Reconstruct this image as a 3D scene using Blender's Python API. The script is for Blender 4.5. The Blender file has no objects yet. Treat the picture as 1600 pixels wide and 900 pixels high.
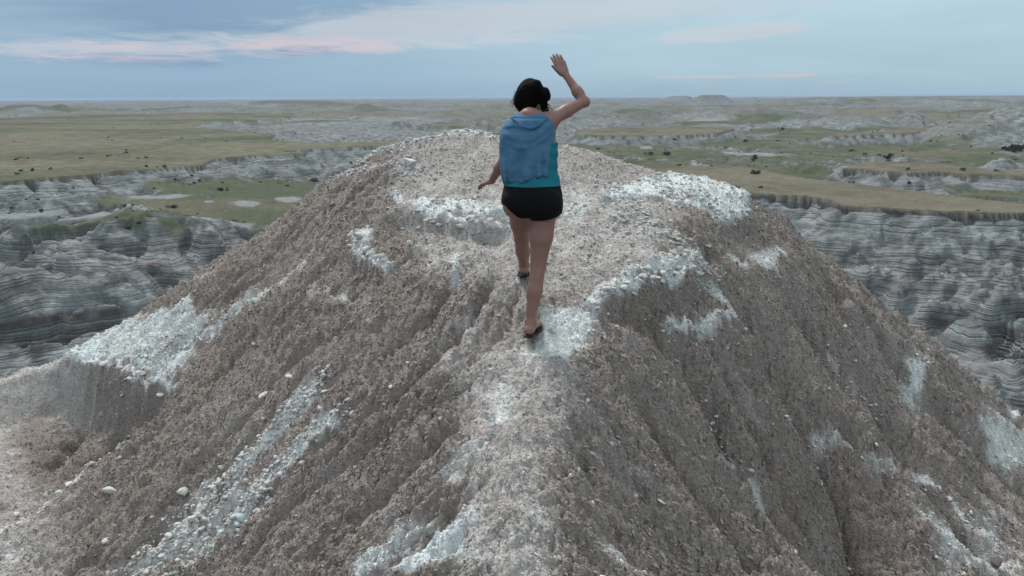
import bpy, math, random, time
import numpy as np
from mathutils import Matrix, Vector

T0 = time.time()
rng = np.random.default_rng(7)
random.seed(7)
scene = bpy.context.scene
COL = scene.collection

# ------------------------------------------------------------------ camera
F = 1142.0                      # focal length in photo pixels (photo 1600 wide)
PITCH = math.radians(14.65)     # looking down
ROLL = math.radians(0.27)
CAM = np.array([0.0, 0.0, 1.49])
cp, sp = math.cos(PITCH), math.sin(PITCH)
fwd = np.array([0.0, cp, -sp])
up0 = np.array([0.0, sp, cp])
rt0 = np.array([1.0, 0.0, 0.0])
right = rt0 * math.cos(ROLL) - up0 * math.sin(ROLL)
up = rt0 * math.sin(ROLL) + up0 * math.cos(ROLL)

cam_data = bpy.data.cameras.new('camera')
cam_data.sensor_width = 36.0
cam_data.lens = 36.0 * F / 1600.0
cam_data.clip_start = 0.05
cam_data.clip_end = 120000.0
cam = bpy.data.objects.new('camera', cam_data)
COL.objects.link(cam)
cam.matrix_world = Matrix(((right[0], up[0], -fwd[0], CAM[0]),
                           (right[1], up[1], -fwd[1], CAM[1]),
                           (right[2], up[2], -fwd[2], CAM[2]), (0, 0, 0, 1)))
scene.camera = cam


def ray(px, py):
    px = np.asarray(px, float); py = np.asarray(py, float)
    u = (px - 800.0) / F; v = (450.0 - py) / F
    return fwd + u[..., None] * right + v[..., None] * up


def P(px, py, Y):
    """point seen at photo pixel (px,py) standing at world depth Y"""
    d = ray(px, py)
    return CAM + d * (np.asarray(Y, float) / d[..., 1])[..., None]


def PZ(px, py, z):
    d = ray(px, py)
    return CAM + d * ((np.asarray(z, float) - CAM[2]) / d[..., 2])[..., None]


# ------------------------------------------------------------------ world
EXPO = 0.62
SUN_EL, SUN_AZ = math.radians(50), math.radians(335)   # azimuth clockwise from +y
world = bpy.data.worlds.new('World')
scene.world = world
world.use_nodes = True
nt = world.node_tree
nt.nodes.clear()


class NB:
    """tiny node builder"""
    def __init__(s, tree): s.t = tree
    def n(s, typ, ins=None, **kw):
        nd = s.t.nodes.new(typ)
        for k, v in kw.items(): setattr(nd, k, v)
        for k, v in (ins or {}).items():
            sock = nd.inputs[k]
            if hasattr(v, 'is_linked') or isinstance(v, bpy.types.NodeSocket): s.t.links.new(v, sock)
            else: sock.default_value = v
        return nd
    def m(s, op, a, b=0.0, c=0.0, clamp=False):
        nd = s.n('ShaderNodeMath', {0: a, 1: b, 2: c}, operation=op, use_clamp=clamp)
        return nd.outputs[0]
    def mix(s, f, a, b, mode='MIX'):
        nd = s.t.nodes.new('ShaderNodeMix'); nd.data_type = 'RGBA'; nd.blend_type = mode
        for sock, v in ((nd.inputs[0], f), (nd.inputs[6], a), (nd.inputs[7], b)):
            if isinstance(v, bpy.types.NodeSocket): s.t.links.new(v, sock)
            else: sock.default_value = v if not isinstance(v, tuple) or len(v) == 4 else (*v, 1)
        return nd.outputs[2]
    def ss(s, x, lo, hi):
        nd = s.n('ShaderNodeMapRange', {0: x, 1: lo, 2: hi, 3: 0.0, 4: 1.0}, interpolation_type='SMOOTHSTEP')
        return nd.outputs[0]


def lin(r, g, b):
    f = lambda c: ((c / 255.0) / 12.92) if c / 255.0 <= 0.04045 else ((c / 255.0 + 0.055) / 1.055) ** 2.4
    return (f(r), f(g), f(b), 1.0)


b = NB(nt)
tc = b.n('ShaderNodeTexCoord').outputs['Generated']
sx = b.n('ShaderNodeSeparateXYZ', {0: tc})
X, Y_, Z = sx.outputs
el = b.m('MULTIPLY', b.m('ARCSINE', Z), 57.2958)
az = b.m('MULTIPLY', b.m('ARCTAN2', X, Y_), 57.2958)


def skyp(px, py):
    d = ray(px, py); d = d / np.linalg.norm(d)
    return math.degrees(math.atan2(d[0], d[1])), math.degrees(math.asin(d[2]))


# clouds are sampled on a flat layer far overhead so that they flatten towards the horizon
zz = b.m('ADD', b.m('MAXIMUM', Z, 0.0), 0.055)
cl = b.n('ShaderNodeCombineXYZ', {0: b.m('DIVIDE', X, zz), 1: b.m('DIVIDE', Y_, zz), 2: 0.0}).outputs[0]
n1 = b.n('ShaderNodeTexNoise', {'Vector': cl, 'Scale': 0.55, 'Detail': 7.0, 'Roughness': 0.55, 'Distortion': 0.5}).outputs[0]
ang = b.n('ShaderNodeCombineXYZ', {0: b.m('MULTIPLY', az, 0.055), 1: b.m('MULTIPLY', el, 0.40), 2: 0.3}).outputs[0]
n2 = b.n('ShaderNodeTexNoise', {'Vector': ang, 'Scale': 1.0, 'Detail': 9.0, 'Roughness': 0.60, 'Distortion': 0.5}).outputs[0]
n3 = b.n('ShaderNodeTexNoise', {'Vector': ang, 'Scale': 3.0, 'Detail': 6.0, 'Roughness': 0.6, 'Distortion': 1.0}).outputs[0]

# clear air between the clouds: a physical sky, toned by a thin veil
nish = b.n('ShaderNodeTexSky', sky_type='NISHITA')
nish.sun_disc = False
nish.sun_elevation = SUN_EL
nish.sun_rotation = SUN_AZ
nish_c = b.n('ShaderNodeVectorMath', {0: nish.outputs[0], 'Scale': 0.06}, operation='SCALE').outputs[0]
ramp = b.n('ShaderNodeValToRGB', {0: b.m('MULTIPLY', b.m('MAXIMUM', el, 0.0), 1 / 30.0)})
cr = ramp.color_ramp
stops = [(0.0, lin(160, 186, 204)), (0.05, lin(172, 200, 215)), (0.16, lin(183, 210, 224)), (0.30, lin(192, 217, 229)),
         (0.44, lin(176, 206, 224)), (1.0, lin(185, 208, 222))]
cr.elements[0].position, cr.elements[0].color = stops[0]
cr.elements[1].position, cr.elements[1].color = stops[-1]
for p_, c_ in stops[1:-1]:
    e = cr.elements.new(p_); e.color = c_
skyc = b.mix(0.05, ramp.outputs[0], nish_c)
# left of the frame the low air is a shade deeper
leftm = b.ss(b.m('MULTIPLY', az, -1.0), -18.0, 26.0)
skyc = b.mix(b.m('MULTIPLY', leftm, 0.62), skyc, lin(132, 164, 195))


def streak(px, py, wx, wy, tilt=0.0):
    a0, e0 = skyp(px, py)
    wa, we = wx / F * 57.3, wy / F * 57.3
    da = b.m('SUBTRACT', az, a0); de = b.m('SUBTRACT', b.m('SUBTRACT', el, e0), b.m('MULTIPLY', da, tilt))
    q = b.m('ADD', b.m('POWER', b.m('ABSOLUTE', b.m('DIVIDE', da, wa)), 2.0), b.m('POWER', b.m('ABSOLUTE', b.m('DIVIDE', de, we)), 2.0))
    return b.m('EXPONENT', b.m('MULTIPLY', q, -1.0))


def addm(*xs):
    r = xs[0]
    for x in xs[1:]: r = b.m('ADD', r, x)
    return r


# dark slate cloud deck over the left
deck = addm(streak(330, 14, 400, 42, 0.01), b.m('MULTIPLY', streak(520, 45, 260, 26, 0.05), 0.9), b.m('MULTIPLY', streak(310, 92, 120, 14), 0.55),
            b.m('MULTIPLY', streak(960, 18, 130, 20), 0.25))
deckn = b.ss(b.m('ADD', deck, b.m('MULTIPLY', b.m('SUBTRACT', n2, 0.5), 4.0)), 0.25, 1.05)
deckn = b.m('MULTIPLY', deckn, b.m('MINIMUM', b.m('MULTIPLY', deck, 2.5), 1.0))
skyc = b.mix(b.m('MULTIPLY', deckn, 0.42), skyc, lin(99, 131, 168))
# pale veil
veil = addm(b.m('MULTIPLY', streak(150, 75, 260, 22, -0.01), 0.8), b.m('MULTIPLY', streak(740, 30, 280, 24, 0.03), 1.7), b.m('MULTIPLY', streak(600, 66, 280, 16), 0.9),
            b.m('MULTIPLY', streak(1150, 51, 85, 9, 0.05), 3.2), b.m('MULTIPLY', streak(1150, 8, 300, 16), 0.6), b.m('MULTIPLY', streak(1450, 100, 300, 26), 0.3))
veiln = b.ss(b.m('ADD', veil, b.m('MULTIPLY', b.m('SUBTRACT', n3, 0.5), 2.0)), 0.35, 1.25)
veiln = b.m('MULTIPLY', veiln, b.m('MINIMUM', b.m('MULTIPLY', veil, 2.0), 1.0))
skyc = b.mix(b.m('MULTIPLY', veiln, 0.75), skyc, lin(200, 209, 218))
# pink lit edges
pink = addm(b.m('MULTIPLY', streak(170, 92, 140, 11, -0.01), 0.85), b.m('MULTIPLY', streak(500, 72, 150, 18, 0.02), 1.2), b.m('MULTIPLY', streak(150, 68, 130, 7, -0.02), 0.6),
            b.m('MULTIPLY', streak(1150, 119, 170, 4.5, 0.01), 1.3), b.m('MULTIPLY', streak(1335, 125, 60, 5), 0.8), b.m('MULTIPLY', streak(1500, 117, 60, 2.5), 0.6),
            b.m('MULTIPLY', streak(760, 20, 90, 8, 0.04), 0.6), b.m('MULTIPLY', streak(1580, 118, 30, 2.5), 0.6), b.m('MULTIPLY', streak(870, 116, 60, 8), 0.35))
pinkn = b.ss(b.m('ADD', pink, b.m('MULTIPLY', b.m('SUBTRACT', n3, 0.5), 2.6)), 0.35, 1.35)
pinkn = b.m('MULTIPLY', pinkn, b.m('MINIMUM', b.m('MULTIPLY', pink, 2.2), 1.0))
skyc = b.mix(b.m('MULTIPLY', pinkn, 0.50), skyc, lin(226, 198, 204))
# high broken cloud everywhere above the picture (goes on behind the camera too)
hi = b.m('MULTIPLY', b.ss(el, 9.0, 26.0), b.ss(n1, 0.38, 0.66))
skyc = b.mix(b.m('MULTIPLY', hi, 0.75), skyc, tuple(2.0 * q for q in lin(232, 236, 240)[:3]) + (1.0,))
# faint overall mottling of the thin cloud
mot = b.m('MULTIPLY', b.m('SUBTRACT', n2, 0.5), 0.28)
skyc = b.n('ShaderNodeVectorMath', {0: skyc, 'Scale': b.m('ADD', 1.0, mot)}, operation='SCALE').outputs[0]
# soft ground bounce for directions below the horizon
skyc = b.mix(b.ss(el, -0.2, -4.0), skyc, (0.10, 0.11, 0.10, 1))
bg = b.n('ShaderNodeBackground', {0: skyc, 1: 2.0 ** -EXPO})
out = b.n('ShaderNodeOutputWorld', {0: bg.outputs[0]})

sun_d = bpy.data.lights.new('sun', 'SUN')
sun_d.energy = 2.1
sun_d.angle = math.radians(16)
sun_d.color = (1.0, 0.96, 0.92)
sun = bpy.data.objects.new('sun', sun_d)
COL.objects.link(sun)
sdir = Vector((math.sin(SUN_AZ) * math.cos(SUN_EL), math.cos(SUN_AZ) * math.cos(SUN_EL), math.sin(SUN_EL)))
sun.rotation_euler = (-sdir).to_track_quat('-Z', 'Y').to_euler()

scene.view_settings.view_transform = 'Standard'
scene.view_settings.look = 'None'
scene.view_settings.gamma = 1.0
scene.view_settings.exposure = EXPO
scene.view_settings.use_curve_mapping = False

# ------------------------------------------------------------------ numpy noise
_perm = np.arange(256); np.random.default_rng(3).shuffle(_perm)
_perm = np.concatenate([_perm, _perm]).astype(np.int32)
_ga = np.random.default_rng(4).uniform(0, 2 * np.pi, 256)
_gx, _gy = np.cos(_ga).astype(np.float32), np.sin(_ga).astype(np.float32)


def perlin(x, y, seed=0):
    x = np.asarray(x + seed * 17.31, np.float32); y = np.asarray(y + seed * 9.77, np.float32)
    xf = np.floor(x); yf = np.floor(y)
    xi = xf.astype(np.int32) & 255; yi = yf.astype(np.int32) & 255
    fx = x - xf; fy = y - yf
    u = fx * fx * fx * (fx * (fx * 6 - 15) + 10); v = fy * fy * fy * (fy * (fy * 6 - 15) + 10)
    a = _perm[xi] + yi; c = _perm[(xi + 1) & 255] + yi
    def g(h, dx, dy):
        h = _perm[h]
        return _gx[h] * dx + _gy[h] * dy
    n00 = g(a, fx, fy); n10 = g(c, fx - 1, fy); n01 = g(a + 1, fx, fy - 1); n11 = g(c + 1, fx - 1, fy - 1)
    return (n00 + u * (n10 - n00)) * (1 - v) + (n01 + u * (n11 - n01)) * v * 1.0


_perm = np.concatenate([_perm, _perm[:2]])


_g3 = np.random.default_rng(9).normal(size=(256, 3)).astype(np.float32)
_g3 /= np.linalg.norm(_g3, axis=1)[:, None]


def perlin3(x, y, z_, seed=0):
    x = np.asarray(x + seed * 7.3, np.float32); y = np.asarray(y + seed * 3.1, np.float32); z_ = np.asarray(z_ + 50, np.float32)
    xf, yf, zf = np.floor(x), np.floor(y), np.floor(z_)
    xi, yi, zi = xf.astype(np.int32) & 255, yf.astype(np.int32) & 255, zf.astype(np.int32) & 255
    fx, fy, fz_ = x - xf, y - yf, z_ - zf
    u, v, w = (t * t * (3 - 2 * t) for t in (fx, fy, fz_))
    out_ = 0
    for i in (0, 1):
        pi_ = _perm[(xi + i) & 255]
        for j in (0, 1):
            pj = _perm[(pi_ + yi + j) & 255]
            wij = (u if i else 1 - u) * (v if j else 1 - v)
            for k_ in (0, 1):
                h = _perm[(pj + zi + k_) & 255] & 255
                out_ = out_ + wij * (w if k_ else 1 - w) * (_g3[h, 0] * (fx - i) + _g3[h, 1] * (fy - j) + _g3[h, 2] * (fz_ - k_))
    return out_


def fbm(x, y, octv=4, seed=0, gain=0.5, lac=2.03):
    s = 0; a = 1.0; t = 0
    for o in range(octv):
        s = s + a * perlin(x, y, seed + o * 3); t += a
        x = x * lac; y = y * lac; a *= gain
    return s / t * 1.6


def sstep(x, lo, hi):
    t = np.clip((x - lo) / (hi - lo), 0, 1)
    return t * t * (3 - 2 * t)


# ------------------------------------------------------------------ mesh + object helpers
def mesh_from(name, verts, faces):
    verts = np.ascontiguousarray(verts, np.float32); faces = np.ascontiguousarray(faces, np.int32)
    me = bpy.data.meshes.new(name)
    me.vertices.add(len(verts)); me.vertices.foreach_set('co', verts.ravel())
    k = faces.shape[1]
    me.loops.add(faces.size); me.loops.foreach_set('vertex_index', faces.ravel())
    me.polygons.add(len(faces)); me.polygons.foreach_set('loop_start', np.arange(0, faces.size, k, dtype=np.int32))
    me.update(calc_edges=True)
    return me


def add_obj(name, me, mat=None, parent=None, smooth=True):
    o = bpy.data.objects.new(name, me)
    COL.objects.link(o)
    if mat and not me.materials: me.materials.append(mat)
    if smooth: me.polygons.foreach_set('use_smooth', np.ones(len(me.polygons), bool))
    if parent: o.parent = parent
    return o


def set_color(me, name, rgb):
    a = me.attributes.new(name, 'FLOAT_COLOR', 'POINT')
    rgba = np.ones((len(rgb), 4), np.float32); rgba[:, :3] = rgb
    a.data.foreach_set('color', rgba.ravel())


def set_float(me, name, v):
    a = me.attributes.new(name, 'FLOAT', 'POINT')
    a.data.foreach_set('value', np.ascontiguousarray(v, np.float32))


def grid_faces(nr, nc):
    i = np.arange(nr * nc).reshape(nr, nc)
    return np.stack([i[:-1, :-1], i[:-1, 1:], i[1:, 1:], i[1:, :-1]], -1).reshape(-1, 4)


def tag(o, label=None, cat=None, group=None, kind=None):
    if label: o['label'] = label
    if cat: o['category'] = cat
    if group: o['group'] = group
    if kind: o['kind'] = kind
    return o


def mix3(a, c, t):
    return a + (c - a) * t[..., None]


def tps_fit(pts, vals, reg=1e-4):
    n = len(pts)
    d = np.linalg.norm(pts[:, None] - pts[None], axis=2)
    K = np.where(d > 0, d * d * np.log(np.maximum(d, 1e-9)), 0) + np.eye(n) * reg
    Pm = np.hstack([np.ones((n, 1)), pts])
    A = np.zeros((n + 3, n + 3)); A[:n, :n] = K; A[:n, n:] = Pm; A[n:, :n] = Pm.T
    w = np.linalg.solve(A, np.concatenate([vals, np.zeros(3)]))
    return pts, w


def tps_eval(model, x, y):
    pts, w = model
    s = w[len(pts)] + w[len(pts) + 1] * x + w[len(pts) + 2] * y
    for (a, c), wi in zip(pts, w):
        d2 = (x - a) ** 2 + (y - c) ** 2
        s = s + wi * 0.5 * d2 * np.log(np.maximum(d2, 1e-12))
    return s


# ------------------------------------------------------------------ materials
def new_mat(name):
    m = bpy.data.materials.new(name); m.use_nodes = True
    t = m.node_tree; t.nodes.clear()
    return m, NB(t)


def finish(m, b, color, rough=0.9, normal=None, spec=0.2, **kw):
    ins = {'Base Color': color, 'Roughness': rough, 'Specular IOR Level': spec}
    if normal is not None: ins['Normal'] = normal
    ins.update(kw)
    p = b.n('ShaderNodeBsdfPrincipled', ins)
    b.n('ShaderNodeOutputMaterial', {0: p.outputs[0]})
    return m


def mat_clay():
    m, b = new_mat('badlands_clay')
    pos = b.n('ShaderNodeNewGeometry').outputs['Position']
    alb = b.n('ShaderNodeAttribute', attribute_name='alb').outputs['Color']
    rock = b.n('ShaderNodeAttribute', attribute_name='rock').outputs['Fac']
    nA = b.n('ShaderNodeTexNoise', {'Vector': pos, 'Scale': 26.0, 'Detail': 5.0, 'Roughness': 0.62}).outputs[0]
    nB = b.n('ShaderNodeTexNoise', {'Vector': pos, 'Scale': 95.0, 'Detail': 4.0, 'Roughness': 0.7}).outputs[0]
    vo = b.n('ShaderNodeTexVoronoi', {'Vector': pos, 'Scale': 42.0, 'Detail': 1.0}).outputs['Distance']
    # pale grit specks
    vs = b.n('ShaderNodeTexVoronoi', {'Vector': pos, 'Scale': 38.0, 'Randomness': 1.0})
    rnd = b.n('ShaderNodeSeparateColor', {0: vs.outputs['Color']}).outputs[0]
    speck = b.m('MULTIPLY', b.m('LESS_THAN', vs.outputs['Distance'], 0.26), b.m('GREATER_THAN', rnd, 0.80))
    f = b.m('ADD', b.m('MULTIPLY', nA, 0.75), b.m('MULTIPLY', nB, 0.85))
    f = b.m('ADD', b.m('MULTIPLY', b.m('SUBTRACT', f, 0.8), 1.5), 1.0)
    c = b.n('ShaderNodeVectorMath', {0: alb, 'Scale': f}, operation='SCALE').outputs[0]
    c = b.mix(b.m('MULTIPLY', speck, 0.5), c, (0.34, 0.34, 0.33, 1))
    h = b.m('ADD', b.m('MULTIPLY', vo, 0.55), b.m('ADD', b.m('MULTIPLY', nA, 0.9), b.m('MULTIPLY', nB, 0.35)))
    h = b.m('ADD', h, b.m('MULTIPLY', speck, 0.25))
    bump = b.n('ShaderNodeBump', {'Strength': 1.0, 'Distance': 0.017, 'Height': h}).outputs[0]
    return finish(m, b, c, 0.95, bump, 0.1)


def mat_bg():
    m, b = new_mat('badlands_strata')
    pos = b.n('ShaderNodeNewGeometry').outputs['Position']
    alb = b.n('ShaderNodeAttribute', attribute_name='alb').outputs['Color']
    bed = b.n('ShaderNodeAttribute', attribute_name='bed').outputs['Fac']
    far = b.n('ShaderNodeAttribute', attribute_name='farm').outputs['Fac']
    sp_ = b.n('ShaderNodeSeparateXYZ', {0: pos})
    flat = b.n('ShaderNodeCombineXYZ', {0: sp_.outputs[0], 1: sp_.outputs[1], 2: 0.0}).outputs[0]
    def nz(sc, det, vec=flat, ro=0.5): return b.n('ShaderNodeTexNoise', {'Vector': vec, 'Scale': sc, 'Detail': det, 'Roughness': ro}).outputs[0]
    n = nz(0.55, 6.0, pos, 0.65); nf = nz(0.11, 5.0, pos, 0.6)
    nf2 = nz(0.035, 5.0, pos, 0.65)
    lev = b.m('ADD', sp_.outputs[2], b.m('MULTIPLY', b.m('SUBTRACT', nz(0.011, 2.0), 0.5), 11.0))
    lev = b.m('ADD', lev, b.m('MULTIPLY', b.m('SUBTRACT', nz(0.07, 4.0), 0.5), 4.0))
    lev = b.m('ADD', lev, b.m('MULTIPLY', b.m('SUBTRACT', nz(0.8, 3.0), 0.5), 0.30))
    def band1(sc, off, det=1.0):
        return b.m('SUBTRACT', b.n('ShaderNodeTexNoise', {'W': b.m('ADD', b.m('MULTIPLY', lev, sc), off), 'Scale': 1.0, 'Detail': det, 'Roughness': 0.5}, noise_dimensions='1D').outputs[0], 0.5)
    b1, b2, b3 = band1(0.33, 7.7), band1(0.80, 22.2), band1(2.2, 5.1)
    low = b.ss(sp_.outputs[2], -36.5, -42.0)
    c = b.mix(b.m('MULTIPLY', b.ss(b.m('ADD', b2, b.m('MULTIPLY', b3, 0.25)), 0.00, 0.22), b.m('MULTIPLY', b.ss(nf2, 0.40, 0.70), 0.55)), (0.300, 0.318, 0.308, 1), (0.140, 0.152, 0.147, 1))
    br = b.m('MULTIPLY', b.ss(b.m('ADD', b.m('ADD', b1, b.m('MULTIPLY', b2, 0.2)), b.m('MULTIPLY', b.m('SUBTRACT', nf, 0.5), 0.25)), -0.06, 0.02), b.m('MULTIPLY', low, 0.9))
    c = b.mix(br, c, (0.190, 0.150, 0.130, 1))
    c = b.mix(b.m('MULTIPLY', b.ss(b.m('ADD', b2, b.m('MULTIPLY', b3, 0.35)), -0.03, -0.20), b.m('MULTIPLY', b.ss(nf2, 0.62, 0.38), 0.70)), c, (0.62, 0.68, 0.67, 1))
    c = b.mix(b.m('MULTIPLY', far, 0.45), c, (0.23, 0.23, 0.20, 1))
    c = b.mix(0.42, c, b.mix(b.ss(nf, 0.38, 0.62), (0.14, 0.145, 0.14, 1), (0.62, 0.66, 0.65, 1)))
    c = b.n('ShaderNodeVectorMath', {0: c, 'Scale': 0.52}, operation='SCALE').outputs[0]
    c = b.mix(bed, alb, c)
    f = b.m('ADD', b.m('MULTIPLY', b.m('SUBTRACT', n, 0.5), 1.2), 1.0)
    c = b.n('ShaderNodeVectorMath', {0: c, 'Scale': f}, operation='SCALE').outputs[0]
    h = b.m('ADD', b.m('MULTIPLY', n, 0.7), b.m('MULTIPLY', b.m('MULTIPLY', b.m('ADD', b2, b3), bed), 1.1))
    bump = b.n('ShaderNodeBump', {'Strength': 0.9, 'Distance': 0.7, 'Height': h}).outputs[0]
    return finish(m, b, c, 0.95, bump, 0.05)


def mat_stone(name, base, var=0.25, scale=60.0, dist=0.004):
    m, b = new_mat(name)
    pos = b.n('ShaderNodeNewGeometry').outputs['Position']
    oi = b.n('ShaderNodeNewGeometry').outputs['Random Per Island']
    n = b.n('ShaderNodeTexNoise', {'Vector': pos, 'Scale': scale, 'Detail': 5.0, 'Roughness': 0.65}).outputs[0]
    n2_ = b.n('ShaderNodeTexNoise', {'Vector': pos, 'Scale': scale * 0.1, 'Detail': 2.0}).outputs[0]
    f = b.m('ADD', b.m('MULTIPLY', b.m('SUBTRACT', n, 0.5), 0.9), b.m('ADD', 1.0 - var, b.m('MULTIPLY', oi, 2 * var)))
    f = b.m('ADD', f, b.m('MULTIPLY', b.m('SUBTRACT', n2_, 0.5), 0.5))
    c = b.n('ShaderNodeVectorMath', {0: base, 'Scale': f}, operation='SCALE').outputs[0]
    bump = b.n('ShaderNodeBump', {'Strength': 0.7, 'Distance': dist, 'Height': n}).outputs[0]
    return finish(m, b, c, 0.92, bump, 0.15)


def mat_simple(name, color, rough=0.7, spec=0.3, nscale=0, namp=0.2, bdist=0.0, **kw):
    m, b = new_mat(name)
    c = (*color, 1)
    nrm = None
    if nscale:
        pos = b.n('ShaderNodeTexCoord').outputs['Object']
        n = b.n('ShaderNodeTexNoise', {'Vector': pos, 'Scale': nscale, 'Detail': 4.0, 'Roughness': 0.6}).outputs[0]
        c = b.n('ShaderNodeVectorMath', {0: color, 'Scale': b.m('ADD', 1.0 - namp / 2 * 1.0, b.m('MULTIPLY', n, namp))}, operation='SCALE').outputs[0]
        if bdist: nrm = b.n('ShaderNodeBump', {'Strength': 0.5, 'Distance': bdist, 'Height': n}).outputs[0]
    return finish(m, b, c, rough, nrm, spec, **kw)


M_CLAY = mat_clay()
M_BG = mat_bg()
M_STONE = mat_stone('pale_siltstone', (0.46, 0.445, 0.415))
M_BLOCK = mat_stone('ledge_siltstone', (0.52, 0.505, 0.47), 0.12, 45.0, 0.006)
print('setup', time.time() - T0)

# ================================================================== THE BUTTE
PAINT_ONLY = False
ctrl_px = [  # photo x, photo y, world depth Y
    (800, 900, 2.65), (790, 800, 3.0), (790, 700, 3.42), (800, 620, 3.9), (832, 530, 4.5), (825, 470, 4.85), (820, 434, 5.1),
    (790, 400, 5.5), (740, 360, 6.05), (720, 335, 6.35), (740, 300, 7.05), (740, 250, 7.9), (720, 212, 8.8),
    (860, 400, 5.55), (880, 340, 6.45), (900, 290, 7.3), (880, 232, 8.5),
    # right shoulder and ledges
    (960, 460, 5.0), (960, 380, 6.0), (1060, 430, 5.6), (1060, 360, 6.5), (1000, 310, 7.3), (1130, 340, 7.3), (1120, 296, 8.3), (940, 243, 8.8),
    (1040, 277, 8.7), (1190, 326, 8.5), (1180, 400, 7.0), (1250, 372, 8.5), (1330, 440, 8.4), (1440, 528, 8.2), (1600, 648, 7.6),
    (1000, 560, 4.5), (960, 700, 3.7), (950, 850, 3.05), (1150, 560, 5.2), (1150, 700, 4.5), (1150, 880, 3.6), (1300, 560, 6.4),
    (1300, 700, 5.4), (1350, 880, 4.4), (1450, 650, 6.6), (1500, 800, 5.6), (1600, 760, 6.5), (1600, 900, 5.2),
    # left flank
    (640, 225, 8.9), (600, 238, 8.95), (560, 262, 9.0), (510, 288, 9.1), (440, 343, 9.2), (380, 385, 9.1), (300, 432, 9.0), (215, 490, 8.8),
    (640, 300, 7.2), (600, 380, 6.2), (560, 330, 7.3), (500, 400, 6.8), (420, 440, 7.4), (620, 470, 5.2), (560, 560, 4.9), (480, 500, 5.8),
    (400, 540, 6.3), (330, 520, 7.1), (300, 600, 6.3), (220, 540, 7.9), (130, 548, 8.4), (60, 575, 8.3), (0, 590, 8.2),
    (150, 640, 6.8), (40, 650, 7.2), (0, 720, 6.4), (120, 760, 5.6), (240, 700, 5.6), (400, 650, 5.0), (520, 680, 4.2), (620, 620, 4.3),
    (640, 760, 3.45), (500, 800, 3.8), (350, 780, 4.5), (250, 870, 4.4), (0, 880, 4.9), (420, 900, 3.6), (600, 900, 2.95),
]
cpx = np.array(ctrl_px, float)
cw = P(cpx[:, 0], cpx[:, 1], cpx[:, 2])
hidden = [  # world points behind the skyline and outside the frame
    (-1.0, 10.6, 0.1), (0.6, 10.5, 0.15), (2.0, 10.6, -0.1), (3.8, 10.0, -1.1), (5.2, 9.6, -2.5), (6.6, 9.4, -3.8), (-2.4, 10.8, -0.6),
    (-3.8, 10.8, -1.5), (-5.2, 10.6, -2.4), (-6.5, 10.2, -3.2), (-7.4, 9.0, -3.2), (-0.5, 12.5, -2.2), (2.5, 12.5, -2.8), (5.5, 12.5, -4.2),
    (-3, 13, -4.2), (-7, 13, -5.4), (8.0, 8.0, -4.2), (8.5, 12.5, -6.0), (9.0, 5.5, -4.6), (-9.0, 12, -5.8), (-8.6, 6.5, -3.2), (-7.4, 3.8, -3.4),
    (-4.6, 2.3, -2.4), (-2.4, 1.6, -1.4), (0, 1.4, -0.95), (2.2, 1.6, -1.55), (4.6, 2.2, -2.9), (7.0, 3.2, -4.2), (0, 14.5, -4.0),
]
pts3 = np.vstack([cw, np.array(hidden, float)])
model = tps_fit(pts3[:, :2], pts3[:, 2], 2e-2)

GX0, GX1, GY0, GY1, GS = -11.0, 11.0, 0.4, 16.0, 0.022
gnx, gny = int((GX1 - GX0) / GS) + 1, int((GY1 - GY0) / GS) + 1
# evaluate the smooth base coarsely, then resample
cx_ = np.linspace(GX0, GX1, 221); cy_ = np.linspace(GY0, GY1, 157)
CXg, CYg = np.meshgrid(cx_, cy_)
coarse = tps_eval(model, CXg, CYg)
# keep the outer skirts falling away
rr = np.hypot(CXg / 1.0, (CYg - 6.0) / 0.95)
coarse = np.where(rr > 8.0, np.minimum(coarse, -3.2 - (rr - 8.0) * 0.9), coarse)


def bil(grid, x, y, x0, x1, y0, y1):
    ny, nx = grid.shape
    fx = np.clip((x - x0) / (x1 - x0) * (nx - 1), 0, nx - 1.001); fy = np.clip((y - y0) / (y1 - y0) * (ny - 1), 0, ny - 1.001)
    ix = fx.astype(np.int32); iy = fy.astype(np.int32); tx = fx - ix; ty = fy - iy
    return (grid[iy, ix] * (1 - tx) + grid[iy, ix + 1] * tx) * (1 - ty) + (grid[iy + 1, ix] * (1 - tx) + grid[iy + 1, ix + 1] * tx) * ty


gx = np.linspace(GX0, GX1, gnx); gy = np.linspace(GY0, GY1, gny)
GXX, GYY = (q.astype(np.float32) for q in np.meshgrid(gx, gy))
B0 = bil(coarse, GXX, GYY, GX0, GX1, GY0, GY1)
# resample softening of the bilinear facets
for _ in range(3):
    k = 5
    B0[k:-k] = (B0[:-2 * k] + B0[2 * k:] + 2 * B0[k:-k]) / 4
    B0[:, k:-k] = (B0[:, :-2 * k] + B0[:, 2 * k:] + 2 * B0[:, k:-k]) / 4


def gs(grid, x, y): return bil(grid, x, y, GX0, GX1, GY0, GY1)


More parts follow.
